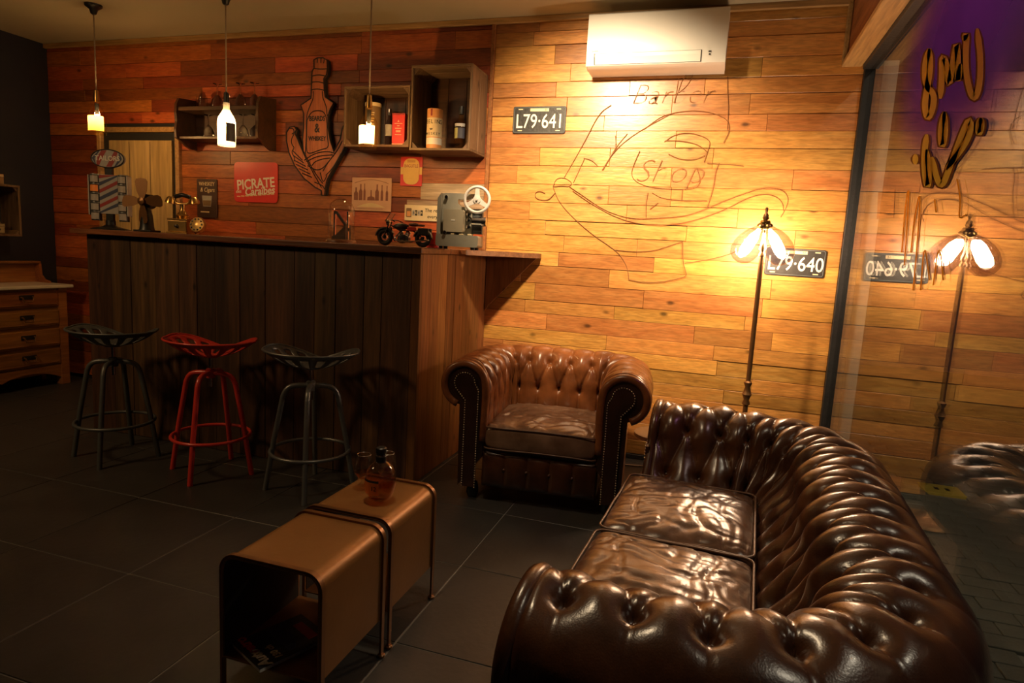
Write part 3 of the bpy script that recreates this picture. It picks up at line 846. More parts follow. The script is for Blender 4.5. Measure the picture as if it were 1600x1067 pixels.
# magazine in the front table
mg = thing('magazine', 'car magazine with a dark cover lying inside the front box table', 'magazine', (2.0, -2.60, .1325), math.radians(-24))
MB().box(-.078, .078, -.105, .105, 0, .010, .001).build('pages', 'white', mg)
cvr = MB().box(-.0785, .0785, -.1055, .1055, .0101, .0112).build('cover', plain('magazine_cover', (.04, .04, .042), .3, var=.6, scale=18), mg)
text('Auto', .042, 'white', cvr, (.035, -.082, .0115), (0, 0, PI), shear=.2, bold=.0015)
text('retro', .042, 'red', cvr, (-.038, -.082, .0115), (0, 0, PI), shear=.2, bold=.0015)
text('130 ch', .026, 'cream', cvr, (.035, -.042, .0115), (0, 0, PI), shear=.2, bold=.001)
MB().prism([(-.06, .0), (-.045, .02), (-.02, .035), (.02, .035), (.045, .018), (.06, .005), (.06, -.012), (-.06, -.012)], .0112, .0116, 'xy').build('car_picture', 'navy_print', cvr)
MB().box(-.04, .05, .055, .085, .0112, .0116).build('headline_panel', 'dkred', cvr)

# whisky bottle and glasses
bt = thing('whisky_bottle', 'round whisky bottle with orange label on the box table', 'bottle', (2.078, -2.20, .4285), math.radians(0))
bt.scale = (.95, .95, .92)
bp_ = [(.001, .004), (.036, .002), (.04, .006), (.05, .03), (.0545, .06), (.052, .09), (.042, .118), (.026, .134), (.0165, .142), (.0155, .165)]
MB().lathe(bp_, 32, cap=False).build('bottle_body', 'glass', bt, smooth=3.2)
MB().lathe([(.001, .007), (.036, .0065), (.047, .03), (.0515, .06), (.0505, .078), (.001, .0785)], 32).build('whisky_fill', 'whisky', bt, smooth=SM)
lab = MB().lathe([(.0505, .028), (.0552, .055), (.0545, .075)], 14, cap=False, a0=math.radians(222), a1=math.radians(292)).build('label', 'orange', bt, smooth=SM)
la_ = math.radians(274)
text('12', .021, 'ink', lab, (.0562*math.cos(la_), .0562*math.sin(la_), .054), (PI/2-.05, 0, la_+PI/2))
MB().lathe([(.0548, .075), (.0535, .083)], 14, cap=False, a0=math.radians(222), a1=math.radians(292)).build('label_band', 'ink', lab, smooth=SM)
MB().lathe([(.018, .136), (.0185, .158), (.0165, .160), (.0165, .168), (.0185, .170), (.0185, .187), (.015, .190), (.001, .190)], 20).build('stopper', 'black', bt, smooth=SM)
MB().lathe([(.0178, .1605), (.0178, .1635)], 20).build('stopper_band', 'chrome', bt, smooth=SM)
def make_glass(label, loc):
    t = thing('tasting_glass', label, 'glass', loc, 0, 'tulip tasting glasses on the box table')
    MB().lathe([(.019, .0), (.021, .003), (.010, .012), (.008, .02), (.02, .03), (.032, .048), (.034, .062), (.029, .085), (.0235, .112)], 24, cap=False).build('bowl', 'glass', t, smooth=3.2)
    MB().lathe([(.001, .028), (.019, .0305), (.0285, .045), (.0295, .05), (.001, .0505)], 24).build('whisky_fill', 'whisky', t, smooth=SM)
    MB().tube([(.0236*math.cos(2*PI*i/24), .0236*math.sin(2*PI*i/24), .112) for i in range(24)], .0009, 5, closed=True).build('rim', 'chrome', t, smooth=3.2)
    return t
make_glass('tulip tasting glass left of the whisky bottle', (1.972, -2.125, .4285))
make_glass('tulip tasting glass half hidden behind the whisky bottle', (2.035, -2.075, .4285))

# ================================================================== FLOOR LAMP
lx, ly = 3.282, -.37
fl_ = thing('floor_lamp', 'brass floor lamp with big smoked glass bulbs behind the sofa', 'floor lamp', (lx, ly, 0))
MB().lathe([(.001, .0), (.14, .0), (.145, .01), (.135, .022), (.05, .032), (.022, .06), (.014, .08)], 36).build('base', 'bronze', fl_, smooth=SM)
MB().lathe([(.013, .075), (.013, .50), (.021, .505), (.021, .512), (.014, .53), (.021, .55), (.026, .56), (.021, .572), (.013, .60), (.021, .618), (.021, .626), (.0125, .635)], 18).build('lower_pole', 'bronze', fl_, smooth=SM)
MB().lathe([(.0125, .63), (.0125, 1.30), (.018, 1.302), (.018, 1.312), (.010, 1.325), (.016, 1.345), (.010, 1.365), (.007, 1.37), (.006, 1.49)], 18).build('upper_pole', 'bronze', fl_, smooth=SM)
MB().lathe([(.006, 1.485), (.013, 1.495), (.013, 1.515), (.006, 1.525), (.008, 1.55), (.001, 1.556)], 14).build('finial', 'bronze', fl_, smooth=SM)
MT['bulb_floor'] = emit('filament_floor_lamp', WARMW, BULB_FLOOR)
for sx, tilt, rz in ((-1, 30, 8), (1, 30, -8)):
    Mx = TR(sx*.012, 0, 1.505) @ RZ(math.radians(rz)) @ RY(math.radians(-sx*(180-tilt)))
    # local +z runs from the arm outwards and down
    MB().tube([Mx @ Vector((0, 0, 0)), Mx @ Vector((0, 0, .03))], .007, 8).build('arm', 'brass', fl_, smooth=SM)
    so = MB().lathe([(.010, .025), (.021, .03), (.021, .04), (.018, .044), (.024, .055), (.024, .065)], 16, M=Mx).build('socket', 'brass', fl_, smooth=SM)
    gb = MB().lathe([(.022, .064), (.03, .075), (.052, .105), (.068, .145), (.074, .185), (.070, .22), (.056, .25), (.03, .268), (.001, .274)], 28, M=Mx).build('glass_bulb', 'glass_smoke', fl_, smooth=3.2)
    MB().lathe([(.001, .085), (.012, .09), (.024, .12), (.028, .19), (.02, .222), (.001, .232)], 12, M=Mx).build('filament', 'bulb_floor', fl_, smooth=3.2)
cb = MB(); cb.tube(smoothpts([(lx-.12, ly+.02, .006), (3.1, -.2, .006), (2.9, -.14, .006), (2.7, -.17, .006), (2.52, -.22, .006), (2.4, -.12, .006)], 3), .0045, 6)
tag(cb.build('power_cable', 'whitecable', None, smooth=3.2), 'white power cable lying on the floor between armchair and sofa', 'cable')
sd = thing('side_table', 'small pale round side table half hidden between armchair and sofa', 'side table', (2.84, -.33, 0))
MB().lathe([(.001, .245), (.14, .245), (.145, .25), (.145, .268), (.14, .272), (.001, .272)], 36).build('top', 'paleround', sd, smooth=SM)
MB().lathe([(.02, .02), (.02, .245)], 14).build('column', 'bronze', sd, smooth=SM)
MB().lathe([(.001, 0), (.09, 0), (.09, .012), (.03, .024)], 24).build('base', 'bronze', sd, smooth=SM)

# ================================================================== PENDANT BOTTLE LAMPS
MT['bulb_pend'] = emit('pendant_bulb', WARM, BULB_PENDANT)
def pendant(label, px, py, lab, lab_a, amber, H=.21, spread=62):
    c = on(px, py, 1, -.66); zt = ZC
    t = thing('pendant_lamp', label, 'pendant lamp', (c.x, c.y, zt), 0, 'bottle pendant lamps over the bar')
    zb = c.z-zt-H*.44      # bottle bottom, local
    MB().lathe([(.001, 0), (.052, 0), (.05, -.012), (.025, -.03), (.018, -.055), (.012, -.06)], 20).build('ceiling_rose', 'black', t, smooth=SM)
    MB().tube([(0, 0, -.055), (0, 0, zb+H+.055)], .0042, 8).build('cord', 'cord', t, smooth=3.2)
    MB().lathe([(.005, zb+H+.075), (.014, zb+H+.07), (.017, zb+H+.02), (.017, zb+H+.0)], 14).build('cap', 'black' if not amber else 'brass', t, smooth=SM)
    b_ = MB().lathe([(.050, zb), (.052, zb+.01), (.052, zb+H*.58), (.047, zb+H*.68), (.028, zb+H*.82), (.019, zb+H*.9), (.018, zb+H*1.05)], 28, cap=False).build('bottle_shade', 'glass_amber' if amber else 'frosted', t, smooth=3.2)
    if lab: MB().lathe([(.0535, zb+H*.10), (.0535, zb+H*.55)], 16, cap=False, a0=math.radians(lab_a-spread), a1=math.radians(lab_a+spread)).build('bottle_label', lab, b_, smooth=3.2)
    MB().sphere((0, 0, zb+H*.48), .021, 14, 10, (1, 1, 1.35)).build('bulb', 'bulb_pend', t, smooth=3.2)
    MB().lathe([(.011, zb+H*.62), (.013, zb+H*.95)], 12).build('bulb_socket', 'black', t, smooth=SM)
    return t
pendant('bottle pendant lamp with yellow label hanging in front of the doorway', 152, 188, 'label_y', 300, True)
pendant('bottle pendant lamp hanging in front of the wine glass rack', 354, 200, 'label_dk', 345, False, .245, 38)
pendant('bottle pendant lamp with white label hanging in front of the crates', 576, 205, 'label_w', 275, True, .225)

# ceiling spotlights (above the picture)
def spotlight(label, loc, target, power, ang, blend, col=WARMW, rad=.05):
    t = thing('ceiling_spotlight', label, 'spotlight', loc, 0, 'ceiling spotlights')
    d = (Vector(target)-Vector(loc)).normalized(); q = d.to_track_quat('-Z', 'Y').to_matrix().to_4x4()
    z = ZC-loc[2]
    MB().lathe([(.001, z), (.045, z), (.045, z-.015), (.012, z-.02), (.012, .0)], 20).build('mount', 'black', t, smooth=SM)
    MB().lathe([(.03, .06), (.048, .05), (.05, -.03), (.046, -.03), (.044, .045), (.001, .046)], 24, M=q).build('housing', 'black', t, smooth=SM)
    ld = bpy.data.lights.new('spot', 'SPOT'); ld.energy = power; ld.color = col; ld.spot_size = math.radians(ang); ld.spot_blend = blend
    ld.shadow_soft_size = rad
    lo = bpy.data.objects.new('spot_beam', ld); COL.objects.link(lo); lo.parent = t
    lo.matrix_local = TR(*(d*.035)) @ q
spotlight('black ceiling spotlight aimed at the plank wall', (2.22, -1.5, 2.58), (2.36, 0, 1.5), SPOT_WALL, 86, 1.)
spotlight('black ceiling spotlight aimed down at sofa and tables', (2.1, -2.25, 2.58), (2.7, -2.3, .4), SPOT_SEAT, 100, .9)
spotlight('black ceiling spotlight aimed at the bar', (-.7, -3.3, 2.58), (-.1, -1.0, .5), SPOT_BAR, 105, 1., WARM, .22)

# ================================================================== AIR CONDITIONER
A0, A1, AZ0, AZ1 = 2.24, 3.0, 2.316, 2.618
acu = thing('air_conditioner', 'white wall mounted air conditioner above the plank wall', 'air conditioner', ((A0+A1)/2, -.02, AZ0))
hw, hh = (A1-A0)/2, AZ1-AZ0
prof = [(0, .0), (-.15, .0), (-.185, .015), (-.2, .055), (-.205, .12), (-.203, .26), (-.195, .288), (-.17, hh), (0, hh)]
MB().prism(prof, -hw, hw, 'yz').build('body', 'ac', acu, smooth=math.radians(25))
MB().prism([(-.19, .02), (-.2045, .056), (-.2056, .0725), (-.2045, .075), (-.19, .075)], -hw+.05, hw-.13, 'yz').build('air_flap', 'ac', acu)
MB().prism([(-.188, .018), (-.2030, .054), (-.2045, .0765), (-.19, .079)], -hw+.044, hw-.124, 'yz').build('flap_gap', 'acdark', acu)
MB().box(hw-.09, hw-.075, -.2062, -.203, .062, .07).build('display', 'acdark', acu)
MB().box(hw-.088, hw-.078, -.2062, -.203, .048, .056).build('sensor', 'acdark', acu)
for sx in (-1, 1): MB().box(sx*hw-.003*(1 if sx > 0 else -1), sx*hw+.0015*sx, -.195, -.03, .01, hh-.01, .001).build('end_cap', 'ac', acu)
text('DAIKIN', .012, 'grey', acu, (-hw+.05, -.2062, .088))

# ================================================================== DRESSER (left wall)
DX = -1.855
ds_ = thing('dresser', 'oak chest of drawers with white marble top against the navy wall', 'dresser', (-2.02, -.72, 0))
def dbox(name, mat, x0, x1, y0, y1, z0, z1, ch=.003, par=None): return MB().box(x0+2.02, x1+2.02, y0+.72, y1+.72, z0, z1, ch).build(name, mat, par or ds_)
ztop = .80
dbox('carcass', 'dresser', -2.19, DX-.012, -1.24, -.20, .10, ztop-.025)
for yy in (-.235, -1.205): dbox('corner_stile', 'dresser', DX-.06, DX, yy-.035, yy+.035, .0, ztop-.025)
for yy in (-.22, -1.22): dbox('rear_leg', 'dresser', -2.18, -2.12, yy-.02, yy+.02, 0, .11)
dbox('marble_top', 'marble', -2.195, DX+.035, -1.27, -.165, ztop-.025, ztop, .006)
bs_ = dbox('backsplash', 'dresser', -2.197, -2.17, -1.25, -.18, ztop, ztop+.15)
dbox('ledge', 'dresser', -2.197, -2.12, -1.26, -.20, ztop+.15, ztop+.168, .004, bs_)
poly = [(-2.17+2.02, ztop), (-2.02+2.02, ztop), (-2.03+2.02, ztop+.015), (-2.08+2.02, ztop+.025), (-2.115+2.02, ztop+.06), (-2.125+2.02, ztop+.15), (-2.17+2.02, ztop+.15)]
MB().prism(poly, -.215+.72, -.195+.72, 'xz').build('bracket', 'dresser', bs_)
zz = [(.635, .755), (.485, .60), (.325, .455), (.175, .295)]
for z0, z1 in zz:
    d_ = dbox('drawer', 'dresser', DX-.012, DX+.004, -1.165, -.275, z0, z1, .004)
    dbox('moulding', 'dresser', DX-.005, DX+.009, -1.15, -.29, z0+.012, z0+.022, .002, d_)
    zc_ = (z0+z1)/2+.012
    for yy in (-.52, -.95):
        dbox('handle_plate', 'black', DX+.003, DX+.008, yy-.055, yy+.055, zc_-.012, zc_+.022, .002, d_)
        hp = MB(); hp.tube([(DX+.008+2.02, yy-.042+.72, zc_+.008), (DX+.024+2.02, yy-.042+.72, zc_+.004), (DX+.026+2.02, yy-.03+.72, zc_-.026), (DX+.026+2.02, yy+.03+.72, zc_-.026), (DX+.024+2.02, yy+.042+.72, zc_+.004), (DX+.008+2.02, yy+.042+.72, zc_+.008)], .006, 8)
        hp.build('bail_handle', 'bronze', d_, smooth=SM)
ap = [(-1.17, .165), (-1.17, .06)]+[(-1.17+.895*i/20, .06+.05*abs(math.sin(PI*2*i/20))**.7+.02*(1-abs(i-10)/10)) for i in range(1, 20)]+[(-.27, .06), (-.27, .165)]
MB().prism([(q[0]+.72, q[1]) for q in ap], DX-.02+2.02, DX-.003+2.02, 'yz').build('apron', 'dresser', ds_)

# crate shelf on the navy wall and the old cameras on it
wc = thing('wall_crate', 'weathered wooden crate shelf on the navy wall above the dresser', 'crate', (-2.1, -.66, 1.16))
def cbx(name, x0, x1, y0, y1, z0, z1, mat='crate', par=None): return MB().box(x0, x1, y0, y1, z0, z1, .002).build(name, mat, par or wc)
cbx('bottom_board', -.098, .1, -.24, .24, 0, .016); cbx('top_board', -.098, .1, -.24, .24, .364, .38)
cbx('end_board', -.098, .1, .224, .24, .016, .364, 'crate_v'); cbx('end_board', -.098, .1, -.24, -.224, .016, .364, 'crate_v')
cbx('back_board', -.098, -.09, -.224, .224, .016, .364, 'black_m')
for s1 in (-1, 1):
    for zc_ in (.016, .364):
        e_ = .03 if zc_ < .2 else -.03
        MB().prism([(s1*.224, zc_), (s1*.224, zc_+e_), (s1*.194, zc_)], -.08, .085, 'yz').build('corner_block', 'crate', wc)
def camera_obj(label, loc, mat, g_=None):
    t = thing('vintage_camera', label, 'camera', loc, 0, g_)
    MB().box(-.03, .03, -.07, .07, 0, .07, .006).build('body', mat, t)
    MB().box(-.031, .031, -.0705, .0705, .05, .075, .004).build('top_plate', 'chrome', t)
    MB().lathe([(.024, 0), (.026, .01), (.022, .03), (.016, .03), (.015, .02), (.001, .02)], 18, M=TR(.029, 0, .03) @ RY(PI/2)).build('lens', 'chrome', t, smooth=SM)
    MB().box(-.015, .02, -.02, .02, .0755, .088, .003).build('viewfinder', mat, t)
    MB().lathe([(.009, .0755), (.009, .085), (.006, .087)], 12).build('dial', 'chrome', t, smooth=SM, loc=(0, .048, 0))
camera_obj('brown vintage camera standing on top of the wall crate', (-2.09, -.56, 1.5405), 'brown_print', 'vintage cameras on the wall crate')
camera_obj('silver vintage camera standing inside the wall crate', (-2.09, -.57, 1.1765), 'chrome', 'vintage cameras on the wall crate')

# ================================================================== WALL: CRATES WITH BOTTLES
def crate(label, x0, x1, z0, z1, dep, tone=1):
    t = thing('wine_crate', label, 'crate', ((x0+x1)/2, -.02, z0), 0, 'wooden crates hung on the plank wall')
    h_ = (x1-x0)/2; H_ = z1-z0; th = .014
    def B(n, xa, xb, ya, yb, za, zb, m): return MB().box(xa, xb, ya, yb, za, zb, .0015).build(n, m, t)
    nb = 2
    for k in range(nb):
        ya, yb = -dep+k*dep/nb, -dep+(k+1)*dep/nb-.003
        B('top_board', -h_, h_, ya, yb, H_-th, H_, 'crate'); B('bottom_board', -h_, h_, ya, yb, 0, th, 'crate')
    for s1 in (-1, 1):
        for k in range(nb):
            ya, yb = -dep+k*dep/nb, -dep+(k+1)*dep/nb-.003
            B('side_board', s1*h_, s1*(h_-th), ya+.001, yb-.001, th, H_-th, 'crate_v')
    n3 = 3
    for k in range(n3):
        xa = -h_+th+k*(2*h_-2*th)/n3
        B('back_board', xa+.001, xa+(2*h_-2*th)/n3-.001, -.012, -.002, th, H_-th, 'dark_wood')
    for s1 in (-1, 1):
        for zc_, e_ in ((th, .04), (H_-th, -.04)):
            MB().prism([(s1*(h_-th), zc_), (s1*(h_-th), zc_+e_), (s1*(h_-th-.04), zc_)], -dep+.012, -.014, 'xz').build('corner_block', 'crate_v', t)
    return t
crate('low weathered wooden crate on the wall holding a red box', .70, 1.166, 1.862, 2.232, .265)
crate('tall weathered wooden crate on the wall holding a whisky tube', 1.172, 1.575, 1.842, 2.345, .27)
Z1, Z2 = 1.862+.0145, 1.842+.0145
tb = thing('canister', 'tall dark brown whisky canister in the low crate', 'canister', (.862, -.20, Z1))
MB().lathe([(.001, 0), (.052, 0), (.052, .265), (.001, .265)], 28).build('tube', 'brown_print', tb, smooth=SM)
MB().lathe([(.0525, .245), (.0525, .268), (.001, .268)], 28).build('lid', 'cream', tb, smooth=SM)
for k, (wd, zz_) in enumerate(((.05, .20), (.045, .187), (.05, .165), (.04, .15), (.045, .13))):
    MB().lathe([(.0526, zz_), (.0526, zz_+.006)], 8, cap=False, a0=math.radians(285-wd*500), a1=math.radians(285+wd*500)).build('print_line', 'cream', tb, smooth=SM)
def spirit(label, loc, h, r, mat, labs, cap='black'):
    t = thing('spirit_bottle', label, 'bottle', loc, 0, 'spirit bottles in the crates')
    b_ = MB().lathe([(.001, 0), (r, .002), (r, h*.58), (r*.8, h*.66), (r*.42, h*.74), (r*.38, h*.86)], 24, cap=False).build('bottle_body', mat, t, smooth=3.2)
    MB().lathe([(r*.42, h*.82), (r*.44, h*.83), (r*.44, h), (.001, h)], 16).build('cap', cap, t, smooth=SM)
    for z0, z1, m_, a0, a1 in labs:
        MB().lathe([(r*1.02, z0*h), (r*1.02, z1*h)], 14, cap=False, a0=math.radians(a0), a1=math.radians(a1)).build('label', m_, b_, smooth=3.2)
    return t
spirit('slim dark bottle with patterned cream label beside the red box', (.978, -.19, Z1), .235, .027, 'glass_smoke', [(.28, .58, 'grey_print', 215, 330)], 'chrome')
rb = thing('whisky_box', 'bright red whisky box standing in the low crate', 'box', (1.064, -.20, Z1), math.radians(4))
MB().box(-.043, .043, -.04, .04, 0, .198, .002).build('carton', 'red_sign', rb)
MB().box(-.0432, .0432, -.0405, .0405, .188, .1985).build('lid_band', 'dkred', rb)
for zz_, wd in ((.135, .026), (.12, .008), (.105, .022), (.092, .016), (.084, .016), (.066, .022)):
    MB().box(-wd, wd, -.0408, -.04, zz_, zz_+.0035).build('print_line', 'cream', rb)
MB().prism([(-.006, .146), (.006, .146), (.0, .158)], -.0408, -.04, 'xz').build('emblem', 'cream', rb)
MB().box(-.043, .032, -.0408, -.04, .009, .013).build('print_line', 'cream', rb)
tt = thing('whisky_tube', 'orange and cream whiskey tube standing in the tall crate', 'canister', (1.298, -.20, Z2))
MB().lathe([(.001, 0), (.048, 0), (.048, .245), (.001, .245)], 28).build('tube', 'tube_orange', tt, smooth=SM)
MB().lathe([(.0484, .03), (.0484, .07)], 28, cap=False).build('cream_band', 'white', tt, smooth=3.2)
MB().lathe([(.0482, .075), (.0482, .19)], 28, cap=False).build('cream_field', 'cream', tt, smooth=3.2)
MB().lathe([(.0486, .2), (.0486, .243)], 6, cap=False, a0=math.radians(262), a1=math.radians(276)).build('ribbon', 'dkred', tt, smooth=3.2)
def curved_text(s, size, mat, par, r, z, a_mid, step):
    for k, ch_ in enumerate(s):
        a = math.radians(a_mid+(k-(len(s)-1)/2)*step)
        text(ch_, size, mat, par, (r*math.cos(a), r*math.sin(a), z), (PI/2, 0, a+PI/2), depth=.0004)
curved_text('TEELING', .034, 'ink', tt, .0488, .165, 275, 23)
curved_text('WHISKEY', .024, 'ink', tt, .0488, .093, 275, 19)
MB().prism([(-.012, .128), (-.004, .122), (0, .128), (.004, .122), (.012, .128), (.006, .114), (0, .118), (-.006, .114)], -.0495, -.0487, 'xz').build('emblem', 'ink', tt)
spirit('whisky bottle with olive and dark labels in the tall crate', (1.475, -.20, Z2), .262, .036, 'glass_amber', [(.26, .50, 'green_lab', 200, 262), (.26, .50, 'label_dk', 263, 335), (.53, .60, 'grey_print', 200, 335)])

# ================================================================== WALL: WINE GLASS RACK
rk = thing('glass_rack', 'dark wooden wall rack for wine glasses behind the pendant lamp', 'rack', (-.372, -.02, 1.885))
wav = [(0, -.015), (-.05, -.02), (-.1, .0), (-.15, .03), (-.19, .045), (-.195, .10), (-.185, .16), (-.19, .22), (-.185, .28), (-.16, .325), (-.1, .33), (-.05, .335), (0, .34)]
MB().prism(wav, .335, .355, 'yz').build('end_panel', 'dark_wood', rk)
MB().prism(wav, -.365, -.345, 'yz').build('end_panel', 'dark_wood', rk)
MB().box(-.345, .335, -.17, -.002, .04, .058, .002).build('shelf', 'dark_wood', rk)
MB().box(-.345, .335, -.175, -.002, .235, .262, .002).build('shelf', 'dark_wood', rk)
MB().box(-.345, .335, -.008, -.002, .06, .235).build('back_board', 'dark_wood', rk)
def wine(label, loc, inv=True, s_=1.):
    t = thing('wine_glass', label, 'wine glass', loc, 0, 'stemmed glasses on the wall rack')
    pr = [(.032, .0), (.030, .003), (.006, .008), (.0042, .02), (.0042, .07), (.012, .078), (.03, .1), (.036, .125), (.034, .15), (.030, .165)]
    pr = [(r*s_, z*s_) for r, z in pr]
    if inv: pr = [(r, .165*s_-z) for r, z in pr]
    sp = [q for q in pr]
    bowl = [q for q in (pr[4:] if not inv else pr[4:])]
    MB().lathe(pr[:6], 20, cap=False).build('stem_and_foot', 'crystal', t, smooth=3.2)
    MB().lathe(pr[5:], 20, cap=False).build('bowl', 'crystal', t, smooth=3.2)
    return t
names = ['leftmost upturned wine glass on top of the rack', 'upturned wine glass on the rack top, right of the pendant cord', 'rightmost upturned wine glass on top of the rack']
for k, px in enumerate((340, 376, 398)):
    c = on(px, 165, 1, -.12); wine(names[k], (c.x, -.12, 1.885+.2635))
names = ['leftmost upturned wine glass inside the rack', 'upturned wine glass inside the rack just right of the lamp', 'rightmost upturned wine glass inside the rack']
for k, px in enumerate((323, 377, 396)):
    c = on(px, 210, 1, -.12); wine(names[k], (c.x, -.10, 1.885+.0595), True, .98)
for k, (px, nm) in enumerate(((316, 'short tumbler at the left end of the rack top'), (362, 'cut glass tumbler on the rack top behind the cord'))):
    c = on(px, 165, 1, -.10); tm = thing('tumbler', nm, 'tumbler', (c.x, -.10, 1.885+.2635), 0, 'tumblers on the rack top')
    MB().lathe([(.001, .003), (.03, .0), (.033, .01), (.036, .085), (.034, .085), (.031, .014), (.001, .012)], 20, cap=False).build('cup', 'crystal', tm, smooth=SM)

# ================================================================== WALL SIGNS
def wall_thing(name, label, cat, px, py, group=None, y=WF-.0025):
    c = on(px, py, 1, y); return thing(name, label, cat, (c.x, y, c.z), 0, group), c
# licence plates
def plate_(label, px, py, txt, wd, hg, tilt):
    t, c = wall_thing('licence_plate', label, 'plate', px, py, 'licence plates on the plank wall')
    t.rotation_euler = (0, math.radians(tilt), 0)
    MB().prism(rrect(-wd/2, wd/2, -hg/2, hg/2, .012), -.003, 0, 'xz').build('plate', 'plate', t)
    ring = MB().tube([(x, -.003, z) for x, z in rrect(-wd/2+.006, wd/2-.006, -hg/2+.006, hg/2-.006, .01)], .002, 6, closed=True); ring.build('raised_border', 'grey', t, smooth=3.2)
    text(txt, hg*.74, 'white', t, (0.003, -.0036, -.012), sx=.8, bold=.0006)
    MB().box(-.06, .06, -.0038, -.003, hg/2-.03, hg/2-.012).build('year_tag', 'cream', t)
    text('53', .016, 'ink', t, (.042, -.0046, hg/2-.021))
    for sx in (-1, 1):
        for sz in (-1, 1): MB().box(sx*wd*.36-.014, sx*wd*.36+.014, -.0034, -.003, sz*(hg/2-.017)-.003, sz*(hg/2-.017)+.003).build('bolt_slot', 'cream', t)
plate_('black licence plate L79 641 below and left of the air conditioner', 842.5, 187.5, 'L79·641', .34, .162, 0)
plate_('black licence plate L79 640 beside the floor lamp', 1242, 410, 'L79·640', .315, .155, .5)

# red tin sign
t, c = wall_thing('tin_sign', 'red square tin sign with white lettering on the plank wall', 'sign', 400, 285)
MB().prism(rrect(-.19, .19, -.143, .143, .03), -.004, 0, 'xz').build('panel', 'red_sign', t)
text('PICRATE', .098, 'white', t, (0, -.005, -.012), sx=.88, bold=.002).rotation_euler = (PI/2, math.radians(-5), 0)
text('Caraïbes', .074, 'white', t, (.035, -.005, -.062), shear=.15, bold=.0015).rotation_euler = (PI/2, math.radians(-5), 0)
text('des', .036, 'white', t, (-.15, -.005, -.068), shear=.15).rotation_euler = (PI/2, math.radians(-5), 0)
for k in range(9): MB().box(-.165+k*.037, -.165+k*.037+.03, -.0048, -.004, -.108+k*.003, -.100+k*.003).build('fine_print', 'cream', t)

# whiskey and cigars sign
t, c = wall_thing('tin_sign', 'small dark brown whiskey and cigars tin sign beside the doorway', 'sign', 324, 310)
MB().prism(rrect(-.092, .092, -.142, .142, .01), -.004, 0, 'xz').build('panel', 'brown_tin', t)
text('WHISKEY', .04, 'cream', t, (0, -.005, .105), sx=.85); text('& Cigars', .045, 'cream', t, (.005, -.005, .062), shear=.2, sx=.85)
MB().prism([(-.045, .02), (.045, .02), (.036, -.06), (-.036, -.06)], -.0046, -.004, 'xz').build('glass_picture', 'grey_print', t)
MB().prism([(-.038, -.015), (.038, -.015), (.034, -.054), (-.034, -.054)], -.0050, -.0046, 'xz').build('drink_picture', 'brown_print', t)
MB().box(-.06, .02, -.0046, -.004, -.105, -.095).build('fine_print', 'cream', t)

# print of bottles
t, c = wall_thing('wall_print', 'faded pinkish print of a row of bottles above the bar', 'picture', 581, 304)
MB().box(-.152, .152, -.008, 0, -.112, .112, .002).build('board', 'pink_print', t)
def bottle_poly(cx, z0, h, r): return [(cx-r, z0), (cx+r, z0), (cx+r, z0+h*.55), (cx+r*.35, z0+h*.7), (cx+r*.35, z0+h), (cx-r*.35, z0+h), (cx-r*.35, z0+h*.7), (cx-r, z0+h*.55)]
for cx, h_, r_ in ((-.118, .085, .016), (-.082, .108, .013), (-.052, .112, .008), (.045, .108, .014), (.082, .105, .009), (.12, .1, .009)):
    MB().prism(bottle_poly(cx, -.04, h_, r_), -.0092, -.008, 'xz').build('bottle_picture', 'print_br', t)
MB().prism([(-.03, -.04), (.03, -.04), (.026, -.02), (.005, -.012), (.002, .03), (-.004, .03), (-.006, -.012), (-.028, -.02)], -.0092, -.008, 'xz').build('bottle_picture', 'print_br', t)
MB().prism([(-.11+.22*i/16, -.086+.028*math.sin(PI*i/16)) for i in range(17)], -.0092, -.008, 'xz').build('banner_picture', 'cream', t)
MB().strip([(-.13+.26*i/14, -.0085, .075+.024*math.sin(PI*i/14)) for i in range(15)], .0014).build('arch_line', 'print_br', t)
MB().strip([(-.12, -.0085, -.096), (.09, -.0085, -.096)], .001).build('rule_line', 'print_br', t)

# small yellow and red tin sign
t, c = wall_thing('tin_sign', 'small yellow and red tin sign under the crates', 'sign', 643, 268)
MB().prism(rrect(-.08, .08, -.095, .095, .006), -.003, 0, 'xz').build('panel', 'red_sign', t)
MB().prism(rrect(-.058, .058, -.085, .085, .045, 6), -.006, -.003, 'xz').build('oval_field', 'yellow_tin', t)
for sx in (-1, 1): MB().box(sx*.06, sx*.079, -.0042, -.003, -.02, .028).build('side_tab', 'yellow_tin', t)
text('BAGUTLE', .03, 'dkred', t, (0, -.0066, .035), sx=.8)
for k in range(3): MB().box(-.03, .03, -.0066, -.006, .056+k*.007, .058+k*.007).build('fine_print', 'dkred', t)

# beer sign
t, c = wall_thing('tin_sign', 'cream beer sign partly hidden by the film projector', 'sign', 633, 332)
t.location.y -= .004
MB().box(0, .42, -.004, 0, -.052, .052, .001).build('panel', 'cream', t)
MB().prism(rrect(.012, .052, -.03, .03, .006), -.0046, -.004, 'xz').build('mug_picture', 'brown_print', t)
MB().prism(rrect(.018, .046, -.024, .01, .004), -.005, -.0046, 'xz').build('beer_picture', 'tube_orange', t)
for k, ch_ in enumerate('BEER'):
    MB().box(.058+k*.02, .075+k*.02, -.0046, -.004, -.018, .018).build('letter_block', 'ink' if k % 2 else 'grey_print', t)
    text(ch_, .022, 'cream' if k % 2 else 'ink', t, (.0665+k*.02, -.0052, 0))
text('The reason', .034, 'ink', t, (.148, -.0048, .018), align='LEFT', shear=.1); text('every day', .034, 'ink', t, (.168, -.0048, -.022), align='LEFT', shear=.1)

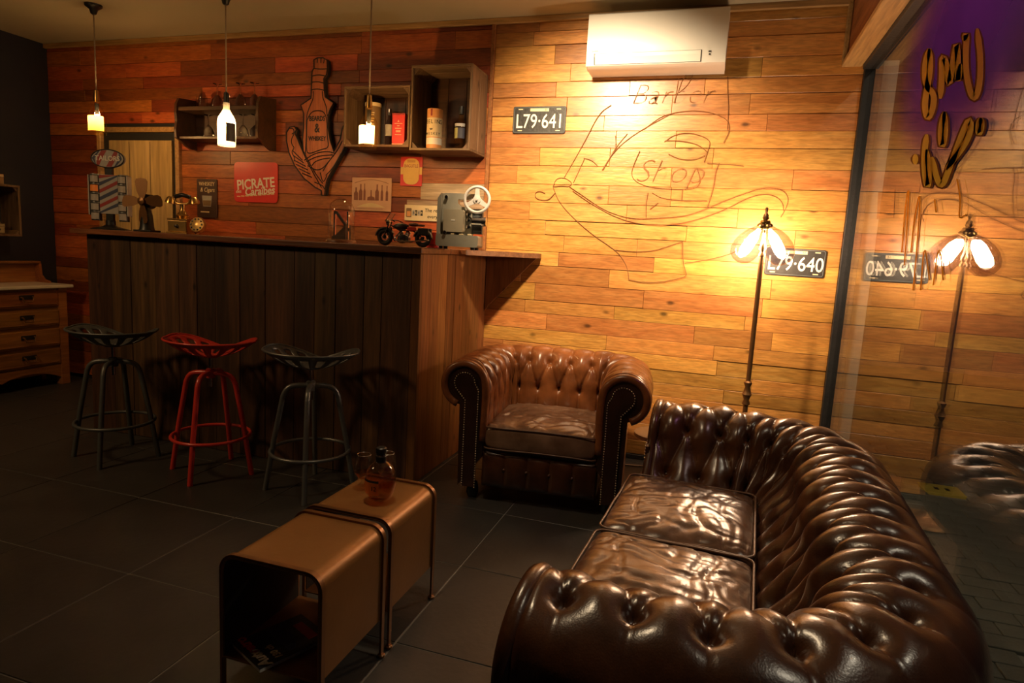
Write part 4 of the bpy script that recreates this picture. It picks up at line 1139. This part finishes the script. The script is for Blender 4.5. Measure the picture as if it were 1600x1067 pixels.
# wooden bottle and razor cut-out sign
def B2(q, y): return on(440+q[0]/4.64, 80+q[1]/4.64, 1, y)
ysg = -.055
org = B2((260, 560), ysg)
sg = thing('cutout_sign', 'wooden cut-out sign of a whiskey bottle over an open razor', 'sign', org)
OUT = [(235, 62), (262, 48), (300, 48), (330, 66), (332, 128), (326, 170), (306, 200), (310, 285), (316, 332), (376, 376), (352, 420), (336, 470), (338, 560), (352, 645), (378, 728), (425, 640), (440, 560), (448, 540), (464, 620), (470, 660), (440, 730), (400, 800), (365, 865), (330, 930), (318, 985), (312, 1042), (292, 1045), (288, 1010), (240, 985), (160, 920), (95, 830), (55, 740), (35, 650), (35, 590), (60, 550), (92, 545), (108, 570), (100, 605), (128, 655), (160, 740), (152, 640), (160, 560), (160, 450), (140, 390), (214, 340), (216, 270), (220, 170), (222, 145), (236, 122)]
def rel(q, y): v = B2(q, y); return (v.x-org.x, v.z-org.z)
poly = [rel(q, ysg) for q in OUT]
MB().prism(poly, 0, .008, 'xz').build('front_panel', 'sign_wood', sg)
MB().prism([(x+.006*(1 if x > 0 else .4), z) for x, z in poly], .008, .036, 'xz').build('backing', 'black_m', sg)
ol = MB().tube([(x, -.001, z) for x, z in poly], .0045, 5, closed=True); ol.build('outline', 'ink', sg)
LN = [[(222, 180), (270, 170), (320, 180)], [(216, 225), (262, 220), (308, 232)], [(216, 280), (262, 272), (308, 284)], [(230, 290), (230, 345), (200, 410), (180, 470), (180, 640), (170, 760)],
      [(295, 290), (298, 340), (325, 400), (330, 470)], [(185, 500), (215, 440), (262, 428), (310, 440), (330, 500), (330, 620), (345, 700), (280, 715), (190, 750), (180, 700), (182, 600), (185, 500)],
      [(165, 790), (240, 740), (330, 725), (385, 740)], [(180, 800), (260, 760), (370, 752)], [(190, 830), (250, 865), (300, 850), (350, 790), (380, 750)], [(220, 830), (240, 800), (300, 780), (350, 775)],
      [(105, 570), (90, 600), (70, 640), (75, 680), (95, 700), (70, 730), (95, 770), (90, 800)], [(100, 600), (140, 700), (200, 830), (290, 990)], [(120, 640), (175, 760), (240, 880), (300, 960)],
      [(300, 870), (340, 800), (400, 730), (440, 650)], [(320, 900), (370, 850), (430, 740)], [(240, 950), (300, 975), (310, 1000)], [(280, 880), (300, 960), (330, 900)],
      [(80, 720), (150, 790)], [(85, 755), (160, 810)], [(90, 790), (175, 835)], [(105, 820), (190, 860)], [(125, 850), (205, 890)], [(150, 885), (220, 915)],
      [(262, 55), (258, 85)], [(285, 50), (285, 85)], [(310, 60), (305, 88)], [(236, 125), (280, 130), (330, 128)], [(60, 560), (85, 560), (92, 590), (75, 600)]]
for ln in LN:
    pp = [(rel(q, ysg)[0], -.001, rel(q, ysg)[1]) for q in ln]
    MB().strip(smoothpts(pp, 2), .0034).build('drawn_line', 'ink', sg)
for s_, q, sz in (('BEARDS', (258, 490), .046), ('&', (258, 560), .085), ('WHISKEY', (258, 635), .042)):
    xx, z_ = rel(q, ysg); text(s_, sz, 'ink', sg, (xx, -.0016, z_), sx=.78, bold=.0012)
for z_ in (.03, ): pass
MB().tube([(0, .03, .1), (0, -ysg+WF, .1)], .012, 8).build('wall_spacer', 'black', sg)

# burnt drawing on the right half of the wall
bd = thing('burnt_drawing', 'barber shop drawing burnt into the pale planks beside the floor lamp', 'drawing', (2.4, -.0205, 1.7))
def D(q): v = on(850+q[0]/3.1375, 110+q[1]/3.1375, 1, WF-.0005); return (v.x-2.4, 0, v.z-1.7)
DR = [[(330, 170), (270, 210), (200, 350), (100, 525)], [(410, 310), (350, 380), (290, 490)], [(200, 430), (145, 550)], [(45, 570), (60, 530), (100, 525), (140, 550), (125, 570), (90, 565), (45, 570)],
      [(55, 600), (20, 640), (-40, 630), (-45, 600), (-20, 590), (5, 602)], [(45, 570), (70, 640), (130, 710), (230, 800), (350, 880), (385, 920), (410, 970), (415, 1025)],
      [(415, 1025), (480, 1038), (560, 1040), (640, 1025), (700, 1010), (695, 985), (680, 940), (680, 840)], [(350, 880), (440, 890), (540, 885), (600, 865), (680, 840)],
      [(125, 570), (200, 620), (300, 690), (430, 730), (560, 725), (700, 715), (800, 680), (900, 635), (1000, 600), (1070, 578), (1140, 580), (1180, 595), (1200, 630), (1185, 680), (1160, 720)],
      [(140, 590), (240, 660), (350, 720), (450, 750), (570, 762), (680, 750), (780, 725), (900, 680), (1000, 625), (1080, 605), (1140, 620), (1170, 650), (1175, 690)],
      [(690, 945), (800, 930), (900, 905), (960, 880)], [(490, 290), (540, 250), (600, 215), (720, 195), (820, 205), (900, 240), (915, 290), (880, 355)],
      [(590, 350), (640, 315), (700, 305), (760, 315), (820, 345), (800, 400), (785, 450)], [(600, 345), (680, 345), (760, 365), (800, 400)], [(610, 410), (660, 435), (740, 440), (800, 410)],
      [(900, 30), (900, 100), (905, 180), (900, 290)], [(470, 395), (440, 460), (425, 520), (470, 560), (560, 580), (690, 585), (750, 575), (770, 540), (750, 480)],
      [(860, 455), (840, 500), (835, 570), (800, 680)], [(800, 455), (860, 460), (900, 460), (980, 470)], [(510, 600), (500, 660), (500, 720)], [(530, 600), (580, 630), (700, 640), (800, 640)], [(520, 680), (560, 650)], [(680, 585), (675, 640)],
      [(285, 490), (340, 400), (420, 330), (500, 280), (620, 215)], [(195, 430), (235, 440), (265, 470)], [(350, 320), (355, 370)], [(660, 100), (680, 40), (720, -5), (735, 20), (700, 80), (660, 110)], [(660, 40), (650, 110), (640, 160)]]
for ln in DR: MB().strip(smoothpts([D(q) for q in ln], 3), .0022).build('burnt_line', 'burnt', bd)
for s_, q, sz in (('Barber', (620, 120), .17), ('Shop', (610, 500), .20)):
    v = D(q); text(s_, sz, 'burnt', bd, (v[0], 0, v[2]), shear=.35, bold=-.006)

# ================================================================== THINGS ON THE BAR
BT = BZ+.0005
def bx_at(px, y): return on(px, 370, 1, y).x
# barber stand
yb = -.80; t = thing('barber_display', 'striped tin barber display with an oval tailors sign on the bar', 'display', (bx_at(174, yb), yb, BT), math.radians(14))
MB().lathe([(.001, 0), (.115, 0), (.11, .006), (.05, .02), (.03, .03), (.028, .06)], 32).build('base', 'black', t, smooth=SM)
MB().box(-.062, .062, -.012, .012, .10, .345, .002).build('centre_panel', 'grey_print', t)
for k in range(6):
    z0 = .10+k*.046; m_ = ('navy_print', 'dkred')[k % 2]
    lo, hi = z0, z0+.022
    pl = [(-.06, lo-.01), (.06, lo+.05), (.06, hi+.05), (-.06, hi-.01)]
    pl = [(x, min(max(z, .101), .344)) for x, z in pl]
    if pl[2][1]-pl[1][1] < .001 and pl[3][1]-pl[0][1] < .001: continue
    MB().prism(pl, -.0135, -.012, 'xz').build('stripe', m_, t)
for sx in (-1, 1):
    cx = sx*.092
    MB().lathe([(.03, .055), (.03, .345)], 20).build('side_column', 'black', t, smooth=SM, loc=(cx, 0, 0))
    for k in range(5):
        z0 = .06+k*.058
        MB().lathe([(.0312, z0+.004), (.0312, z0+.044)], 10, cap=False, a0=math.radians(215), a1=math.radians(325)).build('portrait', 'grey_print' if k != 3 or sx > 0 else 'orange', t, smooth=3.2, loc=(cx, 0, 0))
        MB().lathe([(.032, z0+.048), (.033, z0+.051), (.032, z0+.055)], 20).build('column_ring', 'steel', t, smooth=SM, loc=(cx, 0, 0))
    MB().box(sx*.128-.004, sx*.128+.004, -.02, .02, .09, .34).build('outer_strip', 'grey_print', t)
MB().box(-.026, .026, -.010, .010, .03, .40, .003).build('neck', 'black', t)
ov = MB().prism([(.108*math.cos(2*PI*i/32), .465-.02+.056*math.sin(2*PI*i/32)) for i in range(32)], -.012, .008, 'xz').build('oval_sign', 'grey_print', t)
MB().tube([(.108*math.cos(2*PI*i/32), -.012, .445+.056*math.sin(2*PI*i/32)) for i in range(32)], .004, 6, closed=True).build('rim', 'black', ov, smooth=3.2)
for (q0, q1, m_) in ((-.07, -.035, 'dkred'), (.02, .055, 'dkred'), (-.105, -.085, 'navy_print'), (.075, .095, 'navy_print')):
    pl = []
    def inell(x, z):
        s_ = math.sqrt((x/.104)**2+(z/.052)**2); return (x, z) if s_ <= 1 else (x/s_, z/s_)
    for x, z in ((q0-.03, -.05), (q1-.03, -.05), (q1, 0), (q1+.03, .05), (q0+.03, .05), (q0, 0)): pl.append(inell(x, z))
    MB().prism([(x, z+.445) for x, z in pl], -.0132, -.012, 'xz').build('stripe', m_, ov)
text('TAILORS', .042, 'white', ov, (0, -.0142, .445), sx=1.0, bold=.0006)

# fan / propeller
yb = -.86; t = thing('table_fan', 'dark metal table fan with four wide blades on the bar', 'fan', (bx_at(230, yb), yb, BT), math.radians(8))
MB().box(-.062, .062, -.045, .045, 0, .012, .004).build('foot_plate', 'black', t)
MB().lathe([(.045, .012), (.04, .03), (.038, .05), (.034, .10), (.02, .15), (.016, .17)], 20).build('pedestal', 'black', t, smooth=SM)
MB().lathe([(.001, -.045), (.03, -.04), (.045, -.02), (.045, .03), (.02, .045), (.001, .047)], 24, M=TR(0, .02, .185) @ RX(PI/2)).build('motor', 'black', t, smooth=SM)
MB().lathe([(.001, .0), (.02, .002), (.022, .02), (.001, .028)], 18, M=TR(0, -.03, .185) @ RX(PI/2)).build('hub', 'bronze', t, smooth=SM)
bl = [(.018, -.012), (.06, -.03), (.115, -.036), (.132, -.028), (.138, 0), (.132, .028), (.115, .036), (.06, .03), (.018, .012)]
for k in range(4):
    a = math.radians(90*k+2); vs = []
    for d_ in (0, .002):
        for x, z in bl:
            yy = -.036-.22*z+d_; vs.append((x*math.cos(a)-z*math.sin(a), yy, .185+x*math.sin(a)+z*math.cos(a)))
    n_ = len(bl)
    MB().add(vs, [tuple(range(n_)), tuple(range(2*n_-1, n_-1, -1))]+[(i, i+n_, (i+1) % n_+n_, (i+1) % n_) for i in range(n_)]).build('blade', 'bronze', t)

# telephone
yb = -.84; t = thing('telephone', 'antique brass telephone with a black handset on the bar', 'telephone', (bx_at(298, yb), yb, BT), math.radians(12))
t.scale = (1.28,)*3
MB().box(-.092, .012, -.05, .05, .0, .008, .002).build('base_plate', 'brass', t)
MB().box(-.085, .008, -.045, .045, .008, .062, .004).build('box', 'brass', t)
MB().box(-.088, .011, -.048, .048, .062, .070, .002).build('box_lid', 'brass', t)
MB().lathe([(.001, -.002), (.010, -.002), (.006, .01), (.001, .012)], 12, M=TR(-.04, -.046, .035) @ RX(PI/2)).build('keyhole_rose', 'black', t, smooth=SM)
MB().lathe([(.024, .07), (.03, .085), (.018, .10), (.010, .115), (.014, .14)], 16).build('cradle_post', 'brass', t, smooth=SM, loc=(-.038, 0, 0))
MB().tube(smoothpts([(-.078, 0, .165), (-.07, 0, .142), (-.038, 0, .138), (-.006, 0, .142), (.002, 0, .165)], 2), .006, 8).build('cradle_fork', 'brass', t, smooth=3.2)
hs_ = MB().tube([(-.075, 0, .172), (-.038, 0, .182), (.0, 0, .172)], .010, 10).build('handset', 'black', t, smooth=3.2)
for sx in (-1, 1): MB().lathe([(.012, 0), (.02, -.012), (.024, -.03), (.02, -.032)], 16, M=TR(-.038+sx*.055, 0, .172) @ RY(sx*-.2)).build('ear_cup' if sx < 0 else 'mouth_cup', 'brass', hs_, smooth=SM)
MB().lathe([(.001, .0), (.036, .0), (.038, .01), (.034, .022), (.012, .026), (.001, .028)], 24, M=TR(.055, -.02, .042) @ RX(PI/2-.25)).build('dial', 'brass', t, smooth=SM)
MB().tube([(.03, -.02, .01), (.05, -.01, .03)], .010, 8).build('dial_arm', 'black', t, smooth=SM)
dk = MB()
for k in range(10):
    a = 2*PI*k/10; v = TR(.055, -.02, .042) @ RX(PI/2-.25) @ Vector((.026*math.cos(a), .026*math.sin(a), .0245)); dk.sphere(v, .0045, 6, 4)
dk.build('finger_holes', 'black', t)

# glass dome
yb = -.82; t = thing('glass_dome', 'glass bell dome covering a small black model on the bar', 'glass dome', (bx_at(533, yb), yb, BT))
MB().lathe([(.001, 0), (.083, 0), (.083, .012), (.078, .018), (.001, .018)], 36).build('base', 'bar_top', t, smooth=SM)
MB().lathe([(.073, .018), (.073, .17), (.069, .195), (.058, .217), (.04, .233), (.02, .242), (.001, .245)], 36).build('dome', 'glass', t, smooth=3.2)
for sx in (-1, 1): MB().box(sx*.042-.005, sx*.042+.005, -.006, .006, .018, .175, .001).build('model_post', 'chrome', t)
MB().prism([(-.045, .175), (-.030, .175), (.047, .085), (.047, .065)], -.006, .006, 'xz').build('model_stay', 'black', t)
MB().prism([(-.04, .02), (.045, .02), (.045, .10), (.03, .085), (-.02, .04), (-.04, .035)], -.03, .03, 'xz').build('model_hull', 'black', t)

# motorcycle model
yb = -.83; x0 = bx_at(632, yb); t = thing('model_motorcycle', 'black miniature vintage motorcycle with windscreen on the bar', 'model motorcycle', (x0, yb, BT), math.radians(6))
def wheel(cx, r):
    wz = r+.0
    wh = MB().tube([(cx+(r-.012)*math.cos(2*PI*i/32), 0, wz+(r-.012)*math.sin(2*PI*i/32)) for i in range(32)], .012, 8, closed=True).build('wheel', 'rubber', t, smooth=3.2)
    MB().tube([(cx+(r-.024)*math.cos(2*PI*i/28), 0, wz+(r-.024)*math.sin(2*PI*i/28)) for i in range(28)], .003, 6, closed=True).build('wheel_rim', 'steel', wh, smooth=3.2)
    MB().lathe([(.009, -.014), (.012, -.008), (.012, .008), (.009, .014)], 12, M=TR(cx, 0, wz) @ RX(PI/2)).build('hub', 'chrome', wh, smooth=SM)
    for k in range(9):
        a = 2*PI*k/9; MB().tube([(cx+.010*math.cos(a), .004*(-1)**k, wz+.010*math.sin(a)), (cx+(r-.024)*math.cos(a+.3), 0, wz+(r-.024)*math.sin(a+.3))], .0009, 4).build('spoke', 'chrome', wh)
wheel(-.112, .046); wheel(.105, .046)
def fender(cx, a0, a1, r, name):
    vs = []; fs = []; n_ = 14
    for i in range(n_+1):
        a = math.radians(a0+(a1-a0)*i/n_)
        for yy, dr_ in ((-.018, -.008), (-.012, 0), (.012, 0), (.018, -.008)): vs.append((cx+(r+dr_)*math.cos(a), yy, .046+(r+dr_)*math.sin(a)))
    for i in range(n_):
        for j in range(3): fs.append((i*4+j, i*4+j+1, (i+1)*4+j+1, (i+1)*4+j))
    o = MB().add(vs, fs).build(name, 'black', t, smooth=SM); m_ = o.modifiers.new('s', 'SOLIDIFY'); m_.thickness = .002
fender(-.112, 20, 175, .053, 'front_fender'); fender(.105, 0, 170, .053, 'rear_fender')
MB().tube([(-.112, -.016, .046), (-.082, -.016, .128)], .004, 8).build('fork', 'black', t, smooth=SM)
MB().tube([(-.112, .016, .046), (-.082, .016, .128)], .004, 8).build('fork', 'black', t, smooth=SM)
MB().sphere((-.02, 0, .105), .03, 14, 8, (1.55, .6, .62)).build('fuel_tank', 'black', t, smooth=3.2)
MB().tube([(-.08, 0, .11), (-.03, 0, .085), (.05, 0, .085), (.105, 0, .05)], .004, 6).build('frame_tube', 'black', t, smooth=SM)
MB().tube([(-.078, 0, .10), (-.06, 0, .03), (.04, 0, .025), (.105, 0, .046)], .004, 6).build('frame_tube', 'black', t, smooth=SM)
MB().sphere((.052, 0, .118), .024, 14, 8, (1.35, .9, .42)).build('saddle', 'seat_brown', t, smooth=3.2)
MB().sphere((.092, 0, .116), .018, 12, 8, (1.3, .9, .35)).build('pillion_pad', 'seat_brown', t, smooth=3.2)
en = MB().box(-.035, .03, -.022, .022, .022, .055, .006).build('engine', 'steel', t)
for k, a in enumerate((-22, 22)):
    MB().lathe([(.013, .03), (.016, .034), (.013, .038), (.016, .042), (.013, .046), (.016, .05), (.013, .054), (.015, .06), (.006, .066)], 14, M=TR(0, 0, .02) @ RY(math.radians(a))).build('cylinder', 'chrome', en, smooth=SM)
MB().lathe([(.001, 0), (.018, 0), (.018, .006), (.001, .008)], 18, M=TR(.0, -.022, .045) @ RX(PI/2)).build('engine_cover', 'chrome', en, smooth=SM)
MB().tube(smoothpts([(-.02, -.022, .07), (-.045, -.03, .045), (-.03, -.032, .026), (.04, -.032, .026), (.15, -.032, .04)], 2), [.004]*0 or .0045, 8).build('exhaust', 'chrome', t, smooth=3.2)
MB().box(.085, .145, -.036, -.02, .062, .102, .006).build('saddlebag', 'black', t); MB().box(.085, .145, .02, .036, .062, .102, .006).build('saddlebag', 'black', t)
MB().box(.02, .07, -.02, .02, .085, .105, .004).build('side_panel', 'red', t)
MB().tube(smoothpts([(-.035, -.06, .128), (-.06, -.045, .14), (-.08, 0, .135), (-.06, .045, .14), (-.035, .06, .128)], 2), .003, 6).build('handlebar', 'black', t, smooth=3.2)
MB().lathe([(.001, 0), (.012, .002), (.015, .012), (.015, .018), (.001, .02)], 14, M=TR(-.084, 0, .124) @ RY(-PI/2)).build('headlight', 'chrome', t, smooth=SM)
MB().prism([(-.102, .128), (-.099, .128), (-.070, .172), (-.073, .174)], -.035, .035, 'xz').build('windscreen', 'glass', t)
MB().tube([(-.1, -.035, .128), (-.071, -.035, .173), (-.071, .035, .173), (-.1, .035, .128)], .0016, 5).build('windscreen_edge', 'chrome', t)
MB().box(-.01, .012, -.045, -.02, .016, .02).build('footboard', 'black', t)
# red box behind it
yr = -.66; rbx = thing('red_tin', 'bright red tin between the model motorcycle and the projector', 'tin', (bx_at(679, yr), yr, BT))
MB().lathe([(.001, 0), (.042, 0), (.042, .075), (.001, .075)], 24).build('tin_body', 'red', rbx, smooth=SM)
MB().lathe([(.043, .068), (.043, .085), (.001, .087)], 24).build('tin_lid', 'red', rbx, smooth=SM)
MB().lathe([(.0425, .012), (.0425, .02)], 24, cap=False).build('band', 'dkred', rbx, smooth=3.2)

# film projector
yb = -.80; t = thing('film_projector', 'grey vintage film projector with a white reel on the bar end', 'projector', (bx_at(722, yb), yb, BT), math.radians(10))
MB().prism(rrect(-.125, .10, .014, .075, .012), -.075, .07, 'xz').build('base', 'grey_crinkle', t)
for sx in (-.1, .07):
    for yy in (-.055, .05): MB().lathe([(.012, 0), (.012, .015)], 10).build('rubber_foot', 'rubber', t, loc=(sx, yy, 0))
body = [(-.13, .07), (.05, .07), (.05, .19), (.035, .22), (-.015, .225), (-.03, .24), (-.03, .262), (.06, .262), (.06, .292), (-.095, .292), (-.112, .288), (-.125, .275), (-.13, .255)]
MB().prism(body, .0, .045, 'xz').build('body', 'grey_crinkle', t)
MB().prism([(-.132, .07), (-.112, .07), (-.112, .29), (-.132, .26)], -.035, .05, 'xz').build('side_wall', 'grey_crinkle', t)
lhx = MB().prism(rrect(-.09, .015, .09, .205, .01), -.065, .0, 'xz').build('lamp_house', 'greige', t)
MB().box(-.048, -.028, -.0665, -.065, .147, .153).build('badge', 'white', lhx)
for k, z_ in enumerate((.185, .155, .12)):
    MB().lathe([(.001, 0), (.011, 0), (.013, .012), (.010, .024), (.001, .026)], 14, M=TR(.033, -.002, z_) @ RX(PI/2)).build('film_roller', 'chrome', t, smooth=SM)
MB().lathe([(.02, 0), (.02, .05), (.024, .052), (.024, .075), (.018, .076)], 20, M=TR(.055, -.02, .15) @ RY(PI/2)).build('lens_barrel', 'chrome', t, smooth=SM)
for k in range(5): MB().box(.06, .10, -.004, .03, .098+k*.024, .104+k*.024).build('cooling_fin', 'steel', t)
MB().box(.05, .105, .002, .04, .085, .215, .003).build('gear_case', 'steel_dk', t)
MB().lathe([(.008, 0), (.009, .02)], 10, M=TR(-.09, .0, .27) @ RX(PI/2)).build('upper_knob', 'chrome', t, smooth=SM)
MB().lathe([(.008, 0), (.009, .02)], 10, M=TR(-.075, -.07, .085) @ RX(PI/2)).build('switch_knob', 'chrome', t, smooth=SM)
for k in range(3): MB().box(-.05+k*.045, -.03+k*.045, -.06, -.03, .075, .083, .002).build('switch', 'cream', t)
rc_ = (.078, .262); Rr = .073
rl = MB().tube([(rc_[0]+(Rr-.008)*math.cos(2*PI*i/40), -.03, rc_[1]+(Rr-.008)*math.sin(2*PI*i/40)) for i in range(40)], .008, 8, closed=True)
ro = rl.build('reel', 'reel', t, smooth=3.2)
for k in range(3):
    a = math.radians(90+120*k); a2 = a+PI/2
    d0 = (math.cos(a), math.sin(a)); d1 = (math.cos(a2), math.sin(a2))
    pl = [(rc_[0]+d0[0]*r+d1[0]*w_, rc_[1]+d0[1]*r+d1[1]*w_) for r, w_ in ((.005, -.016), (.03, -.012), (.06, -.010), (.066, -.018), (.066, .018), (.06, .010), (.03, .012), (.005, .016))]
    MB().prism(pl, -.034, -.026, 'xz').build('spoke', 'reel', ro)
MB().lathe([(.001, 0), (.02, 0), (.02, .016), (.006, .018), (.005, .024), (.001, .024)], 18, M=TR(rc_[0], -.022, rc_[1]) @ RX(PI/2)).build('reel_hub', 'reel', ro, smooth=SM)
MB().tube([(rc_[0], -.01, rc_[1]), (rc_[0], .03, rc_[1])], .006, 8).build('reel_spindle', 'chrome', t)

# ================================================================== LETTERING ON THE WINDOW GLASS
XG = 3.7365
wl = thing('window_lettering', 'yellow painted script lettering on purple film on the window glass', 'window decal', (XG, -1.0, 2.0))
def G(px, py, dx=0.):
    v = on(px, py, 0, XG); return (dx, v.y+1.0, v.z-2.0)
film = [(1392, 70), (1430, 0), (1600, -120), (1640, 150), (1560, 215), (1480, 275), (1440, 300), (1380, 250)]
vs = [G(*q) for q in film]; vs2 = [G(*q, .0009) for q in film]; n_ = len(vs)
MB().add(vs+vs2, [tuple(range(n_)), tuple(range(2*n_-1, n_-1, -1))]+[(i, i+n_, (i+1) % n_+n_, (i+1) % n_) for i in range(n_)]).build('purple_film', 'purple', wl)
def C8(q): return (1380+q[0]/2.541, 60+q[1]/2.541)
LT = [[(185, 40), (165, 110), (170, 190), (205, 220), (200, 280), (178, 325), (165, 270), (175, 200), (190, 120), (185, 40)],
      [(228, 240), (235, 160), (235, 60), (258, 110), (262, 205), (285, 60), (295, 10), (300, 120), (296, 185), (310, 100)],
      [(320, 10), (335, -30), (328, 80), (335, 170), (360, 250), (385, 200), (390, 80), (375, -40)],
      [(175, 380), (165, 450), (165, 530), (178, 600), (185, 540), (175, 440)], [(245, 290), (228, 370), (235, 440), (250, 380), (245, 290)], [(195, 470), (215, 560), (235, 590), (260, 530), (340, 310), (355, 350), (330, 420), (250, 520)],
      [(390, 315), (378, 350), (382, 385), (395, 350), (390, 315)], [(130, 460), (128, 500)]]
def ribbon(ln, lo, hi, dx, shift=(0, 0)):
    P_ = [Vector((q[0]+shift[0], q[1]+shift[1], 0)) for q in smoothpts([(C8(q)[0], C8(q)[1], 0) for q in ln], 2)]
    vs = []; fs = []
    for i, p in enumerate(P_):
        d = (P_[min(i+1, len(P_)-1)]-P_[max(i-1, 0)]).normalized(); n = Vector((-d.y, d.x, 0))
        e = min(1, .35+.22*min(i, len(P_)-1-i))
        for b_ in (lo, hi):
            q = p+n*e*b_; vs.append(G(q.x, q.y, dx))
    for i in range(len(P_)-1): fs.append((2*i, 2*i+1, 2*i+3, 2*i+2))
    return MB().add(vs, fs)
for ln in LT:
    for sg_ in (-1, 1): ribbon(ln, sg_*4.6, sg_*7.5, -.0010).build('stroke_edge', 'decal_b', wl)
    ribbon(ln, -4.6, 4.6, -.0014).build('stroke', 'decal_y', wl)
for ln in [[(75, 850), (90, 650), (105, 580), (95, 760), (85, 900)], [(110, 850), (130, 680), (150, 600), (140, 780), (120, 1000)], [(150, 1000), (165, 800), (185, 960)], [(200, 980), (225, 800), (240, 960)], [(295, 560), (310, 640), (300, 720), (330, 700)], [(205, 640), (212, 690)]]:
    MB().tube(smoothpts([G(*C8(q), -.001) for q in ln], 2), .0022, 4).build('thin_stroke', 'decal_y', wl)
st2 = thing('window_sticker', 'small pale square sticker on the window glass near the corner', 'sticker', (XG, 0, 0))
vs = [on(*q, 0, XG) for q in ((1372, 300), (1398, 296), (1396, 340), (1370, 342))]
MB().add([(d_, v.y, v.z) for d_ in (0, .0008) for v in vs], [(0, 1, 2, 3), (7, 6, 5, 4), (0, 4, 5, 1), (1, 5, 6, 2), (2, 6, 7, 3), (3, 7, 4, 0)]).build('sticker_film', glass('pale_film', (.9, .8, .75), 1.3), st2)
